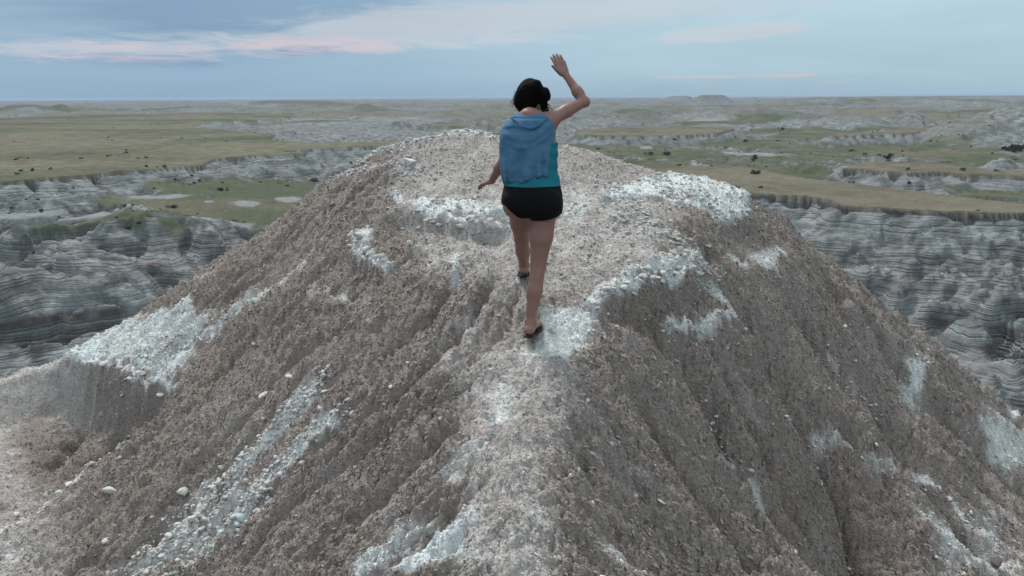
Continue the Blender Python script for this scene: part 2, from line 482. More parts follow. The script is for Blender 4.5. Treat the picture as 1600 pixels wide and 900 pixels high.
def hit(px, py):
    """first intersection of the photo-pixel rays with the smooth butte"""
    d = ray(np.asarray(px, float), np.asarray(py, float)); d = d / d[..., 1:2]
    if d.size <= 30:
        Yv = np.arange(1.5, 12.5, 0.015)
        p = CAM + d[:, None, :] * Yv[None, :, None]
        gap = p[..., 2] - gs(B0, p[..., 0], p[..., 1])
        under = gap < 0
        idx = np.where(under.any(1), under.argmax(1), gap[:, :560].argmin(1))
        return p[np.arange(len(d)), idx, :2]
    best = np.full(d.shape[:-1], np.nan)
    for Yv in np.arange(1.5, 12.5, 0.02):
        p = CAM + d * Yv
        z = gs(B0, p[..., 0], p[..., 1])
        inside = (p[..., 2] < z) & np.isnan(best)
        best = np.where(inside, Yv, best)
    # miss: nearest-approach to the skyline
    miss = np.isnan(best)
    if miss.any():
        gap_best = np.full(best.shape, 9e9); yb = np.full(best.shape, 9.0)
        for Yv in np.arange(4, 11, 0.05):
            p = CAM + d * Yv
            gap = p[..., 2] - gs(B0, p[..., 0], p[..., 1])
            u = gap < gap_best
            yb = np.where(u, Yv, yb); gap_best = np.where(u, gap, gap_best)
        best = np.where(miss, yb, best)
    p = CAM + d * best[..., None]
    return p[..., :2]


# warped coordinates so that drawn lines wander naturally
WSC = np.clip((GYY - 2.0) / 4.5, 0.25, 1.0)
WX = GXX + WSC * 0.10 * fbm(GXX * 1.4, GYY * 1.4, 3, 11) + WSC * 0.035 * fbm(GXX * 7, GYY * 7, 3, 12)
WY = GYY + WSC * 0.10 * fbm(GXX * 1.4, GYY * 1.4, 3, 13) + WSC * 0.035 * fbm(GXX * 7, GYY * 7, 3, 14)


def line_field(pl, maxd=1.0, warp=1.0):
    """distance, signed side, and 0..1 parameter to a world polyline (only near it)"""
    pl = np.asarray(pl, float)
    x0, x1 = pl[:, 0].min() - maxd, pl[:, 0].max() + maxd; y0, y1 = pl[:, 1].min() - maxd, pl[:, 1].max() + maxd
    i0, i1 = np.searchsorted(gx, [x0, x1]); j0, j1 = np.searchsorted(gy, [y0, y1])
    sl = (slice(j0, j1), slice(i0, i1))
    x = GXX[sl] * (1 - warp) + WX[sl] * warp; y = GYY[sl] * (1 - warp) + WY[sl] * warp
    seg = np.linalg.norm(np.diff(pl, axis=0), axis=1); L = seg.sum(); acc = 0
    best = np.full(x.shape, 9e9); side = np.zeros(x.shape); par = np.zeros(x.shape)
    for a, c, s in zip(pl[:-1], pl[1:], seg):
        dx, dy = (c - a)
        t = ((x - a[0]) * dx + (y - a[1]) * dy) / max(s * s, 1e-9)
        tc_ = np.clip(t, 0, 1)
        d = np.hypot(x - a[0] - tc_ * dx, y - a[1] - tc_ * dy)
        u = d < best
        best = np.where(u, d, best); side = np.where(u, np.sign(dx * (y - a[1]) - dy * (x - a[0])), side)
        par = np.where(u, (acc + t * s) / L, par)
        acc += s
    return sl, best, side, par


def poly_field(pg, maxd=0.8, warp=1.0):
    """signed distance (positive inside) to a closed world polygon"""
    pg = np.asarray(pg, float)
    sl, d, _, _ = line_field(np.vstack([pg, pg[:1]]), maxd, warp)
    x = GXX[sl] * (1 - warp) + WX[sl] * warp; y = GYY[sl] * (1 - warp) + WY[sl] * warp
    ins = np.zeros(x.shape, bool)
    for a, c in zip(pg, np.roll(pg, -1, axis=0)):
        cond = ((a[1] > y) != (c[1] > y)) & (x < (c[0] - a[0]) * (y - a[1]) / (c[1] - a[1] + 1e-12) + a[0])
        ins ^= cond
    return sl, np.where(ins, d, -d)


def H(*p):
    p = np.array(p, float).reshape(-1, 2)
    return hit(p[:, 0], p[:, 1])


DZ = np.zeros_like(B0)          # added relief
PALE = np.zeros_like(B0)        # amount of pale silt / rock
ROCKY = np.zeros_like(B0)       # hard ledge surface
DARKM = np.zeros_like(B0)       # darker umber clay
SCF = np.zeros_like(B0)         # faces under a lip
RUB = np.zeros_like(B0)         # rubble density
BLUE = np.zeros_like(B0)        # bluish white silt

nz1 = fbm(GXX * 2.2, GYY * 2.2, 4, 21); nz2 = fbm(GXX * 9, GYY * 9, 3, 25)


def gully(pts, w=0.07, dep=0.10, fill=None, rub=0.0, taper=True, pale=0.0, palew=None, wander=1.0):
    sl, d, s, t = line_field(H(*pts), 0.9, wander)
    tp = np.clip(np.minimum(t * 6, (1 - t) * 8) + 0.15, 0, 1) if taper else 1.0
    wv = w * (0.8 + 0.7 * np.clip(t, 0, 1))
    DZ[sl] -= (1.55 if dep < .1 else 1.75) * dep * tp * (np.exp(-(d / (wv * .8)) ** 1.2) * 1.3 + 0.55 * np.exp(-(d / (wv * 3.2)) ** 2) + 0.2 * np.where(s > 0, np.exp(-(d / (wv * 2.2)) ** 2), 0))
    if pale:
        pw = (palew or w) * (1 + 0.6 * nz2[sl])
        PALE[sl] = np.maximum(PALE[sl], pale * sstep(-d + pw * 1.2, 0, pw * 0.8) * np.clip(tp, 0, 1))
    if rub:
        pw = (palew or w)
        RUB[sl] += rub * np.exp(-(d / (pw * 1.3)) ** 2)


def streakp(pts, w, pale=0.8, rub=0.0, up_=0.0):
    sl, d, s, t = line_field(H(*pts), 1.0, 1.0)
    wv = w * np.clip(1 + 0.9 * nz1[sl] + 0.7 * nz2[sl], 0.5, 2.2)
    m = sstep(-d, -wv * 1.25, -wv * 0.5) * np.clip(np.minimum(t * 7, (1 - t) * 7) + 0.3, 0, 1)
    PALE[sl] = np.maximum(PALE[sl], pale * m)
    if up_: DZ[sl] += up_ * m; ROCKY[sl] = np.maximum(ROCKY[sl], m)
    if rub: RUB[sl] += rub * np.exp(-(d / (w * 1.2)) ** 2)


def patch(pts, pale=0.8, soft=0.2, rub=0.0, up_=0.0, blue=0.0, edge=0.05):
    sl, sd = poly_field(H(*pts), 0.8, 1.0)
    soft_ = soft * np.clip((GYY[sl] - 1.5) / 4.0, 0.35, 1)
    sdn = sd + soft_ * (0.9 * nz1[sl] + 0.7 * nz2[sl])
    m = sstep(sdn, -soft_, soft_)
    PALE[sl] = np.maximum(PALE[sl], pale * m)
    if up_:
        r = sstep(sd + 0.05 * nz2[sl], -edge * 0.3, edge)
        DZ[sl] += up_ * r; ROCKY[sl] = np.maximum(ROCKY[sl], r)
    if blue: BLUE[sl] = np.maximum(BLUE[sl], blue * m)
    if rub: RUB[sl] += rub * m


def scarp(pts, drop, L, under=0.03, pale=0.8, lipw=0.10, rub=0.0, sgn=-1):
    """a ledge lip: ground falls by `drop` just past the line, easing back over L"""
    sl, d, s, t = line_field(H(*pts), min(2.2, L * 3), 1.0)
    q = (s * sgn > 0)
    endf = np.clip(np.minimum(t * 7, (1 - t) * 7) + 0.1, 0, 1)
    endf = np.where((t < 0) | (t > 1), 0, endf)
    below = np.where(q, sstep(d + 0.05 * nz2[sl], 0.0, under + 0.35 * drop) * np.exp(-(d / L) ** 1.5), 0.0) * endf
    DZ[sl] -= drop * below
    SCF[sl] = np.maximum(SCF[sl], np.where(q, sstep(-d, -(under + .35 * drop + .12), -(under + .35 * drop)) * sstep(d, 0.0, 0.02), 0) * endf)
    lw = lipw * (1 + 0.6 * nz2[sl])
    lip = np.where(~q, sstep(-d, -lw, -lw * 0.4), sstep(-d, -0.03, 0.0)) * np.clip(endf * 1.3, 0, 1)
    PALE[sl] = np.maximum(PALE[sl], pale * lip); ROCKY[sl] = np.maximum(ROCKY[sl], lip)
    DZ[sl] += 0.015 * lip
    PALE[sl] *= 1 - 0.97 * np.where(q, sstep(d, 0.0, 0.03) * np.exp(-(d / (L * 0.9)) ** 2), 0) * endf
    if rub: RUB[sl] += rub * np.where(q, np.exp(-(d / 0.15) ** 2), 0) * endf


# --- flow-aligned texture: noise smeared down the fall line (rills)
gyv, gxv = np.gradient(B0, GS)
gl = np.hypot(gxv, gyv) + 1e-6
DXf, DYf = -gxv / gl, -gyv / gl
fl = 3
XS, YS = GXX[::fl, ::fl], GYY[::fl, ::fl]


def lic(freq, seed, half, step):
    acc = 0; wsum = 0
    for sg in (1, -1):
        x, y = XS.copy(), YS.copy()
        for i in range(half):
            w = 1.0 - i / half
            acc = acc + w * perlin(x * freq, y * freq, seed); wsum += w
            dx = gs(DXf, x, y); dy = gs(DYf, x, y)
            x = x + sg * step * dx; y = y + sg * step * dy
    return acc / wsum


R1 = lic(3.2, 31, 16, 0.09)
R2 = lic(8.5, 33, 14, 0.045)
R3 = lic(17.0, 35, 9, 0.03)
def up_s(a): return bil(a, GXX, GYY, XS[0, 0], XS[0, -1], YS[0, 0], YS[-1, 0])
R1, R2, R3 = up_s(R1), up_s(R2), up_s(R3)
R1 /= R1.std(); R2 /= R2.std(); R3 /= R3.std()
flank = sstep(gl, 0.22, 0.60)
warm_all = fbm(GXX * 0.8, GYY * 0.8, 4, 41)
rillamp = flank * (0.55 + 0.9 * sstep(warm_all, -0.2, 0.4))
DZ += rillamp * (0.026 * (np.abs(R1) - 0.8) + 0.018 * (np.abs(R2) - 0.8)) + 0.010 * flank * R3
DZ -= rillamp * sstep(fbm(GXX * 0.6, GYY * 0.6, 3, 47), -0.35, 0.25) * (0.085 * np.exp(-(R1 / 0.16) ** 2) + 0.045 * np.exp(-(R2 / 0.20) ** 2))
DZ += 0.085 * fbm(GXX * 0.9, GYY * 0.9, 3, 43) + 0.040 * fbm(GXX * 3.1, GYY * 3.1, 4, 45) * (1.25 - 0.4 * flank)

# --- drawn features, positions read off the photograph, standing in world metres
# right flank gullies
gully([(1055, 500), (1075, 540), (1112, 600), (1150, 685), (1195, 745), (1290, 850), (1330, 905)], 0.085, 0.17, rub=0.9, pale=0.85, palew=0.05, wander=.6)
gully([(1145, 478), (1190, 520), (1235, 600), (1262, 645), (1310, 735), (1342, 795), (1357, 900)], 0.10, 0.22, rub=0.5, pale=0.6, palew=0.045, wander=.6)
gully([(1225, 440), (1262, 500), (1310, 560), (1372, 620), (1420, 700), (1500, 800), (1560, 880)], 0.085, 0.17, rub=0.5, pale=0.85, palew=0.05, wander=.6)
gully([(1270, 400), (1330, 490), (1400, 590), (1480, 690), (1580, 790)], 0.06, 0.12, pale=0.4, palew=0.03)
gully([(1360, 500), (1440, 600), (1560, 720), (1620, 790)], 0.06, 0.11)
gully([(1080, 470), (1140, 560), (1200, 680), (1270, 790)], 0.05, 0.09)
gully([(990, 600), (1050, 700), (1120, 800), (1190, 900)], 0.045, 0.09)
gully([(940, 640), (990, 740), (1040, 830), (1080, 900)], 0.04, 0.045)
gully([(890, 660), (930, 760), (985, 860), (1010, 905)], 0.035, 0.04)
gully([(1050, 650), (1130, 760), (1230, 880)], 0.04, 0.05)
gully([(1300, 640), (1370, 720), (1440, 830)], 0.04, 0.05)
streakp([(1108, 585), (1130, 640), (1155, 685)], 0.06, 0.9, 1.6)
streakp([(1290, 722), (1330, 775)], 0.06, 0.85, 1.5)
streakp([(1352, 818), (1357, 900)], 0.05, 0.9, 2.0)
streakp([(1270, 505), (1330, 570), (1380, 618)], 0.03, 0.85, 1.2)
streakp([(1420, 690), (1480, 745), (1520, 800)], 0.035, 0.8, 1.0)
streakp([(1220, 640), (1290, 660), (1350, 700), (1420, 735)], 0.07, 0.45, 0.5)
streakp([(1190, 640), (1150, 545)], 0.05, 0.35, 0.4)
patch([(1415, 560), (1450, 545), (1455, 575), (1425, 610), (1408, 600)], 0.75, 0.12, 0.4)
patch([(1530, 660), (1620, 640), (1620, 720), (1570, 745)], 0.7, 0.25)
patch([(1440, 790), (1560, 800), (1610, 900), (1480, 900)], 0.65, 0.3, 0.5)
patch([(1570, 600), (1600, 625), (1600, 670), (1575, 640)], 0.8, 0.12)
streakp([(1590, 830), (1560, 780)], 0.1, 0.5)
streakp([(1280, 830), (1320, 880)], 0.05, 0.8, 1.0)
streakp([(1180, 700), (1205, 745)], 0.035, 0.7, 0.8)
# left flank gullies and rubble chutes
gully([(560, 570), (500, 600), (420, 680), (330, 770), (240, 870), (200, 905)], 0.06, 0.06, rub=0.6)
gully([(600, 630), (560, 650), (480, 700), (400, 770), (330, 850), (290, 905)], 0.045, 0.05, rub=0.3)
gully([(640, 650), (620, 660), (540, 720), (430, 800), (370, 900)], 0.035, 0.045)
gully([(660, 720), (620, 750), (540, 820), (470, 900)], 0.03, 0.03)
gully([(700, 760), (630, 830), (580, 900)], 0.03, 0.02)
gully([(560, 380), (470, 450), (400, 510), (340, 570)], 0.05, 0.07, pale=0.25, palew=0.04)
gully([(500, 430), (430, 500), (360, 560), (320, 610)], 0.045, 0.07)
gully([(480, 330), (420, 400), (350, 450), (300, 500)], 0.045, 0.06)
gully([(560, 480), (460, 560), (380, 640), (300, 730)], 0.045, 0.06)
gully([(430, 420), (370, 460), (290, 520)], 0.04, 0.05)
gully([(420, 640), (340, 720), (280, 790), (215, 850)], 0.04, 0.05)
streakp([(500, 588), (455, 630), (400, 690), (340, 745)], 0.10, 0.85, 1.3)
streakp([(340, 745), (290, 800), (240, 850), (205, 895)], 0.20, 0.75, 1.5)
streakp([(540, 640), (470, 690), (410, 745), (360, 800)], 0.08, 0.65, 0.9)
streakp([(400, 770), (350, 800), (300, 850), (270, 900)], 0.12, 0.6, 1.2)
streakp([(330, 505), (270, 545), (215, 575)], 0.22, 0.62, 0.8)
streakp([(420, 455), (370, 490), (300, 540)], 0.10, 0.6, 0.6)
streakp([(490, 395), (440, 440), (400, 470)], 0.09, 0.5, 0.5)
streakp([(520, 400), (500, 440), (480, 480)], 0.10, 0.45)
patch([(500, 455), (560, 460), (570, 475), (500, 480)], 0.6, 0.12)
streakp([(200, 640), (150, 700), (90, 745), (30, 800)], 0.10, 0.5, 0.7)
streakp([(200, 680), (150, 715), (100, 760)], 0.07, 0.8, 0.8)
patch([(0, 640), (60, 650), (130, 690), (100, 760), (0, 800)], 0.32, 0.3)
patch([(0, 790), (40, 800), (30, 880), (0, 890)], 0.7, 0.2, 0.5)
patch([(200, 840), (260, 840), (250, 900), (150, 900)], 0.4, 0.25)
patch([(0, 590), (60, 585), (100, 600), (40, 640), (0, 650)], 0.35, 0.3)
# left shelf with its white lip
patch([(100, 545), (160, 525), (230, 500), (300, 470), (330, 500), (300, 560), (262, 600), (180, 580), (120, 560)], 0.72, 0.12, 0.25, up_=0.03, blue=0.3, edge=0.12)
patch([(104, 544), (150, 535), (175, 545), (170, 565), (130, 558)], 0.95, 0.08, blue=1.0)
patch([(20, 560), (100, 535), (160, 515), (215, 480), (230, 495), (110, 560), (40, 580)], 0.72, 0.15, 0.1)
patch([(300, 425), (335, 425), (340, 435), (300, 440)], 0.55, 0.12)
scarp([(92, 552), (130, 562), (165, 574), (200, 590), (235, 598), (272, 608)], 0.60, 1.25, 0.05, 0.9, 0.07, 0.0)
gully([(235, 602), (205, 640), (180, 690)], 0.07, 0.20)
gully([(190, 600), (150, 650), (110, 710)], 0.06, 0.12)
gully([(130, 580), (90, 640), (40, 700)], 0.06, 0.10)
for pg_, am in (([(60, 590), (270, 615), (215, 690), (120, 730), (20, 720), (0, 640)], 0.9), ([(215, 470), (330, 440), (420, 400), (380, 470), (300, 500), (230, 500)], 0.7),
                ([(1150, 560), (1240, 560), (1340, 790), (1250, 800)], 0.6), ([(1250, 620), (1330, 620), (1450, 800), (1370, 800)], 0.6), ([(940, 480), (1060, 450), (1100, 500), (1000, 520)], 0.8)):
    sl, sd_ = poly_field(H(*pg_), 0.6, 1.0)
    DARKM[sl] = np.maximum(DARKM[sl], am * sstep(sd_ + 0.15 * nz1[sl] + 0.08 * nz2[sl], -0.15, 0.15))
# crest path: pale trampled silt
patch([(835, 475), (905, 470), (940, 500), (925, 550), (880, 570), (835, 560), (815, 570), (812, 545), (850, 520)], 0.85, 0.16, blue=0.2)
patch([(765, 450), (830, 445), (850, 500), (790, 510), (755, 480)], 0.42, 0.2)
patch([(700, 500), (760, 470), (780, 520), (720, 580), (680, 600), (660, 570)], 0.38, 0.25)
streakp([(760, 600), (790, 625), (800, 665)], 0.09, 0.65)
streakp([(740, 690), (715, 730), (700, 760)], 0.11, 0.55)
patch([(640, 860), (680, 830), (720, 830), (745, 870), (800, 880), (830, 905), (610, 905)], 0.85, 0.14, blue=0.7)
patch([(690, 780), (760, 800), (800, 860), (740, 870), (640, 850), (560, 905), (520, 905), (600, 830)], 0.5, 0.2, blue=0.3)
streakp([(800, 790), (850, 830)], 0.07, 0.4, 0.2)
streakp([(940, 850), (980, 880), (990, 905)], 0.08, 0.5, 0.6)
streakp([(980, 540), (1000, 570)], 0.04, 0.4)
# right middle ledges
patch([(915, 320), (930, 300), (1000, 283), (1060, 280), (1115, 296), (1180, 322), (1165, 345), (1130, 345), (1075, 325), (1000, 312), (950, 322), (930, 335)], 0.88, 0.09, 0.5, up_=0.045, blue=0.35)
patch([(880, 300), (930, 300), (925, 345), (870, 350)], 0.6, 0.15)
scarp([(1165, 346), (1130, 347), (1095, 338)], 0.12, 0.35, 0.04, 0.85, 0.06, 0.3, sgn=1)
patch([(1145, 395), (1180, 385), (1225, 390), (1220, 412), (1170, 420), (1145, 410)], 0.85, 0.12, 0.2)
streakp([(1140, 350), (1110, 345)], 0.06, 0.6, 0.8)
streakp([(1005, 340), (1030, 370), (1080, 400), (1100, 430)], 0.16, 0.4, 1.0)
patch([(900, 470), (960, 430), (1030, 405), (1090, 405), (1095, 425), (1020, 440), (950, 468), (935, 490)], 0.78, 0.12, 0.7, up_=0.04, blue=0.2)
scarp([(1095, 427), (1060, 437), (1020, 443), (985, 460), (945, 470), (930, 495)], 0.17, 0.4, 0.05, 0.8, 0.08, 0.4, sgn=1)
streakp([(1040, 492), (1090, 488), (1140, 492), (1185, 500)], 0.04, 0.75, 0.5, up_=0.02)
streakp([(1095, 440), (1150, 480), (1195, 530)], 0.06, 0.75, 0.9)
patch([(830, 372), (870, 365), (885, 380), (850, 388)], 0.6, 0.08, 0.4, up_=0.02)
patch([(870, 395), (960, 350), (1010, 350), (990, 400), (900, 440)], 0.22, 0.2, 0.5)
# ledge under the hips, with stacked blocks
patch([(640, 322), (660, 318), (720, 320), (800, 330), (800, 350), (730, 350), (670, 348), (645, 338)], 0.85, 0.07, 0.3, up_=0.05, blue=0.35)
patch([(720, 318), (780, 296), (830, 310), (880, 320), (880, 345), (800, 345)], 0.45, 0.2)
scarp([(636, 328), (655, 345), (700, 353), (760, 357), (805, 358)], 0.15, 0.30, 0.03, 0.85, 0.06, 0.25)
streakp([(620, 300), (632, 318), (645, 322)], 0.05, 0.7, 0.4, up_=0.02)
streakp([(560, 255), (600, 240), (650, 228)], 0.10, 0.7, 0.9, up_=0.02)
streakp([(700, 212), (740, 210), (780, 218)], 0.09, 0.8, 0.6, up_=0.03)
streakp([(520, 285), (560, 268), (610, 262), (650, 275)], 0.12, 0.5, 0.8)
streakp([(628, 262), (655, 268)], 0.05, 0.7, 0.1, up_=0.04)
# left spur of rock
patch([(545, 368), (590, 362), (590, 372), (575, 385), (600, 405), (630, 430), (600, 425), (560, 400), (545, 385)], 0.78, 0.08, 0.6, up_=0.035)
scarp([(540, 372), (550, 395), (580, 415), (610, 435)], 0.09, 0.25, 0.03, 0.7, 0.05, 0.2)
patch([(690, 410), (720, 405), (722, 440), (712, 455), (700, 445)], 0.75, 0.07, 0.4, up_=0.04, edge=0.04)
patch([(655, 415), (690, 415), (685, 450), (650, 450)], 0.45, 0.12, 0.2)
patch([(500, 470), (560, 455), (640, 500), (560, 530)], 0.3, 0.3)

# upper mound is littered with chips everywhere, the rest sparsely
topz = sstep(B0, 0.05, 0.6)
RUB *= 0.75
RUB += 0.02 + 0.24 * topz * (0.6 + 0.9 * sstep(nz1, -0.3, 0.5)) + 0.12 * sstep(nz1, 0.1, 0.6)
RUB *= np.where(RUB < 0.5, 1.0, 1.0)
PALE = np.clip(PALE + 0.20 * sstep(fbm(GXX * 1.1, GYY * 1.1, 5, 51), 0.15, 0.75) + 0.14 * topz * sstep(fbm(GXX * 2.1, GYY * 2.1, 5, 53), 0.0, 0.7), 0, 1)
print('butte fields', time.time() - T0)


def micro(x, y, detail=1.0):
    """centimetre relief: popcorn clay lumps and small cracks"""
    s = gs(RUFF, x, y)
    fx, fy, sl_ = gs(DXf, x, y), gs(DYf, x, y), gs(gl, x, y)
    zb = gs(B0, x, y)
    steep = gs(flank, x, y)
    cs = 1 / np.sqrt(1 + sl_ * sl_)
    a = c = e = 0
    # lumps drawn out down the fall line on the steep flanks, round on the crest
    for k_ in (-1, 0, 1):
        o = k_ * (0.006 + 0.012 * steep) * cs
        px_, py_, pz_ = x + fx * o, y + fy * o, zb - sl_ * o
        a = a + perlin3(px_ * 14, py_ * 14, pz_ * 14, 61)
        c = c + perlin3(px_ * 30, py_ * 30, pz_ * 30, 63)
        if k_ == 0: e = perlin3(px_ * 62, py_ * 62, pz_ * 62, 65)
    a, c = a / 3 * 1.2, c / 3 * 1.5
    s = s * (1 + 0.5 * steep)
    return s * (0.020 * np.minimum(np.abs(a), .16) / .16 + 0.014 * np.minimum(np.abs(c), .14) / .14 + 0.014 * a + 0.010 * c + 0.007 * e) - 0.024


RUFF = np.clip(1.15 + 0.6 * fbm(GXX * 1.7, GYY * 1.7, 3, 71) + 0.05 * ROCKY - 0.5 * PALE, 0.4, 2.0)
DZT = DZ + 0.016 * ROCKY * fbm(GXX * 6, GYY * 6, 4, 73) + 0.02 * ROCKY * sstep(np.abs(perlin(GXX * 5, GYY * 5, 75)), 0.0, 0.10)
BASE = B0 + DZT


def height(x, y):
    return gs(BASE, x, y) + micro(x, y)


NR, NC = 800, 900
azv = np.radians(np.linspace(-60, 60, NC))
rv = 0.9 * (17.0 / 0.9) ** np.linspace(0, 1, NR)
RR, AA = (q.astype(np.float32) for q in np.meshgrid(rv, azv, indexing='ij'))
mx, my = RR * np.sin(AA), RR * np.cos(AA)
mx = np.clip(mx, GX0, GX1); 
mz = height(mx, my)
me = mesh_from('butte', np.stack([mx, my, mz], -1).reshape(-1, 3), grid_faces(NR, NC)[:, ::-1])
pale = gs(PALE, mx, my); blue = gs(BLUE, mx, my); rocky = gs(ROCKY, mx, my)
r2 = gs(R2, mx, my); r1 = gs(R1, mx, my); fk = gs(flank, mx, my)
sxm, sym = mx + 0.8 * mz, my + 1.3 * mz      # shear with height so steep faces carry the same grain
f1 = fbm(sxm * 5, sym * 5, 5, 81); f2 = fbm(mx * 0.7, my * 0.7, 3, 83); f3 = fbm(sxm * 28, sym * 28, 3, 85)
bslope = np.hypot(*np.gradient(BASE, GS))
for _ in range(2):
    bslope[1:-1] = (bslope[:-2] + bslope[2:] + 2 * bslope[1:-1]) / 4; bslope[:, 1:-1] = (bslope[:, :-2] + bslope[:, 2:] + 2 * bslope[:, 1:-1]) / 4
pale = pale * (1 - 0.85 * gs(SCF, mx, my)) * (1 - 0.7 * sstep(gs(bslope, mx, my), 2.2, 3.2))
pn = pale + 0.34 * f1 + 0.22 * f3
paled = 0.50 * sstep(pn, 0.10, 0.75) + 0.50 * sstep(pn, 0.50, 0.66)
brown = np.array([0.350, 0.316, 0.287]); umber = np.array([0.222, 0.186, 0.160]); greyb = np.array([0.47, 0.445, 0.417])
white = np.array([0.66, 0.665, 0.63]); bluew = np.array([0.58, 0.65, 0.64]); pinkg = np.array([0.52, 0.50, 0.47])
c = mix3(np.broadcast_to(brown, mx.shape + (3,)), greyb, sstep(f1 * 0.7 + f2 * 0.6 + 0.22 * (1 - fk) - 0.12 * gs(topz, mx, my), -0.25, 0.9))
c = mix3(c, umber, sstep(fk * 1.1 - 0.25 + 0.55 * f2 + 0.12 * r2 + 0.25 * f1, 0.1, 0.8) * 0.85)
c = mix3(c, umber * (0.92 + 0.25 * f1[..., None]), np.clip(gs(DARKM, mx, my) * 1.0, 0, 1))
c = mix3(c, pinkg, sstep(paled, 0.0, 0.5) * 0.7)
c = mix3(c, white * 0.80, sstep(paled, 0.3, 1.0))
c = mix3(c, white, sstep(paled, 0.5, 1.0) * sstep(pale + 0.25 * f1, 0.70, 0.86))
c = mix3(c, greyb, sstep(fbm(sxm * 9, sym * 9, 4, 87), 0.12, 0.45) * 0.55 * paled)
c = mix3(c, bluew, blue * 0.8 * sstep(paled, 0.3, 0.9))
c = np.clip(c * (1 + 0.16 * f3 + 0.10 * f1)[..., None], 0.02, 0.9)
set_color(me, 'alb', c.reshape(-1, 3)); set_float(me, 'rock', rocky.ravel())
butte = add_obj('butte', me, M_CLAY)
tag(butte, 'brown and grey clay butte with pale ledges and eroded gullies, filling the foreground', kind='structure')
print('butte mesh', time.time() - T0)

# ------------------------------------------------------------------ crumbly clods (far too many to count)
def clod_tree():
    ng = bpy.data.node_groups.new('clods', 'GeometryNodeTree')
    ng.interface.new_socket('Geometry', in_out='INPUT', socket_type='NodeSocketGeometry')
    ng.interface.new_socket('Geometry', in_out='OUTPUT', socket_type='NodeSocketGeometry')
    b = NB(ng)
    gi, go = b.n('NodeGroupInput'), b.n('NodeGroupOutput')
    def attr(nm, dt):
        nd = ng.nodes.new('GeometryNodeInputNamedAttribute'); nd.data_type = dt; nd.inputs['Name'].default_value = nm
        return nd.outputs['Attribute']
    join = ng.nodes.new('GeometryNodeJoinGeometry')
    for k_ in range(4):
        ico = ng.nodes.new('GeometryNodeMeshIcoSphere'); ico.inputs['Radius'].default_value = 1.0; ico.inputs['Subdivisions'].default_value = 1
        sp_ = ng.nodes.new('GeometryNodeSetPosition')
        nz = ng.nodes.new('ShaderNodeTexNoise'); nz.noise_dimensions = '4D'; nz.inputs['W'].default_value = k_ * 7.7; nz.inputs['Scale'].default_value = 1.3
        sc_ = ng.nodes.new('ShaderNodeVectorMath'); sc_.operation = 'MULTIPLY_ADD'; sc_.inputs[1].default_value = (2.4, 2.4, 2.4); sc_.inputs[2].default_value = (-1.2, -1.2, -1.2)
        ng.links.new(nz.outputs['Color'], sc_.inputs[0]); ng.links.new(sc_.outputs[0], sp_.inputs['Offset']); ng.links.new(ico.outputs['Mesh'], sp_.inputs['Geometry'])
        ms = ng.nodes.new('GeometryNodeSetMaterial'); ms.inputs['Material'].default_value = M_CLOD; ng.links.new(sp_.outputs[0], ms.inputs['Geometry'])
        ip = ng.nodes.new('GeometryNodeInstanceOnPoints')
        ng.links.new(gi.outputs[0], ip.inputs['Points']); ng.links.new(ms.outputs[0], ip.inputs['Instance'])
        cmp_ = ng.nodes.new('FunctionNodeCompare'); cmp_.data_type = 'FLOAT'; cmp_.operation = 'EQUAL'
        ng.links.new(attr('variant', 'FLOAT'), cmp_.inputs[0]); cmp_.inputs[1].default_value = float(k_)
        ng.links.new(cmp_.outputs[0], ip.inputs['Selection'])
        ng.links.new(attr('rot', 'FLOAT_VECTOR'), ip.inputs['Rotation']); ng.links.new(attr('size', 'FLOAT_VECTOR'), ip.inputs['Scale'])
        ng.links.new(ip.outputs[0], join.inputs[0])
    ng.links.new(join.outputs[0], go.inputs[0])
    return ng


M_CLOD, cb_ = new_mat('clay_clods')
an = cb_.n('ShaderNodeAttribute', attribute_name='alb', attribute_type='INSTANCER').outputs['Color']
pp = cb_.n('ShaderNodeNewGeometry').outputs['Position']
cn = cb_.n('ShaderNodeTexNoise', {'Vector': pp, 'Scale': 120.0, 'Detail': 3.0, 'Roughness': 0.7}).outputs[0]
cc_ = cb_.n('ShaderNodeVectorMath', {0: an, 'Scale': cb_.m('ADD', 0.45, cb_.m('MULTIPLY', cn, 1.15))}, operation='SCALE').outputs[0]
finish(M_CLOD, cb_, cc_, 0.95, cb_.n('ShaderNodeBump', {'Strength': 0.8, 'Distance': 0.004, 'Height': cn}).outputs[0], 0.1)

ncl = 1100000
rc = 1.7 * (11.0 / 1.7) ** rng.random(ncl); ac = np.radians(rng.uniform(-43, 43, ncl))
kx, ky = rc * np.sin(ac), rc * np.cos(ac)
dcl = (0.35 + 0.65 * gs(flank, kx, ky)) * (0.45 + 0.9 * sstep(fbm(kx * 2.3, ky * 2.3, 4, 95), -0.25, 0.45)) * (1 - 0.7 * gs(PALE, kx, ky)) * (1 - 0.6 * np.clip(gs(RUB, kx, ky) - .5, 0, 1))
kp = rng.random(ncl) < dcl * 0.34
kx, ky, rc, ac = kx[kp], ky[kp], rc[kp], ac[kp]
kx = kx.astype(np.float32); ky = ky.astype(np.float32)
kz = height(kx, ky)
fxk, fyk, slk, stk = gs(DXf, kx, ky), gs(DYf, kx, ky), gs(gl, kx, ky), gs(flank, kx, ky)
nk = len(kx)
ksz = 0.0027 * (rng.pareto(3.2, nk) + 1) * (0.55 + 0.125 * rc)
ksz = np.minimum(ksz, 0.010)
nrm = np.stack([-fxk * -slk, -fyk * -slk, np.ones(nk)], -1); nrm /= np.linalg.norm(nrm, axis=1)[:, None]
kpos = np.stack([kx, ky, kz], -1) + nrm * (ksz * 0.15)[:, None]
me = bpy.data.meshes.new('clods'); me.vertices.add(nk); me.vertices.foreach_set('co', kpos.astype(np.float32).ravel())
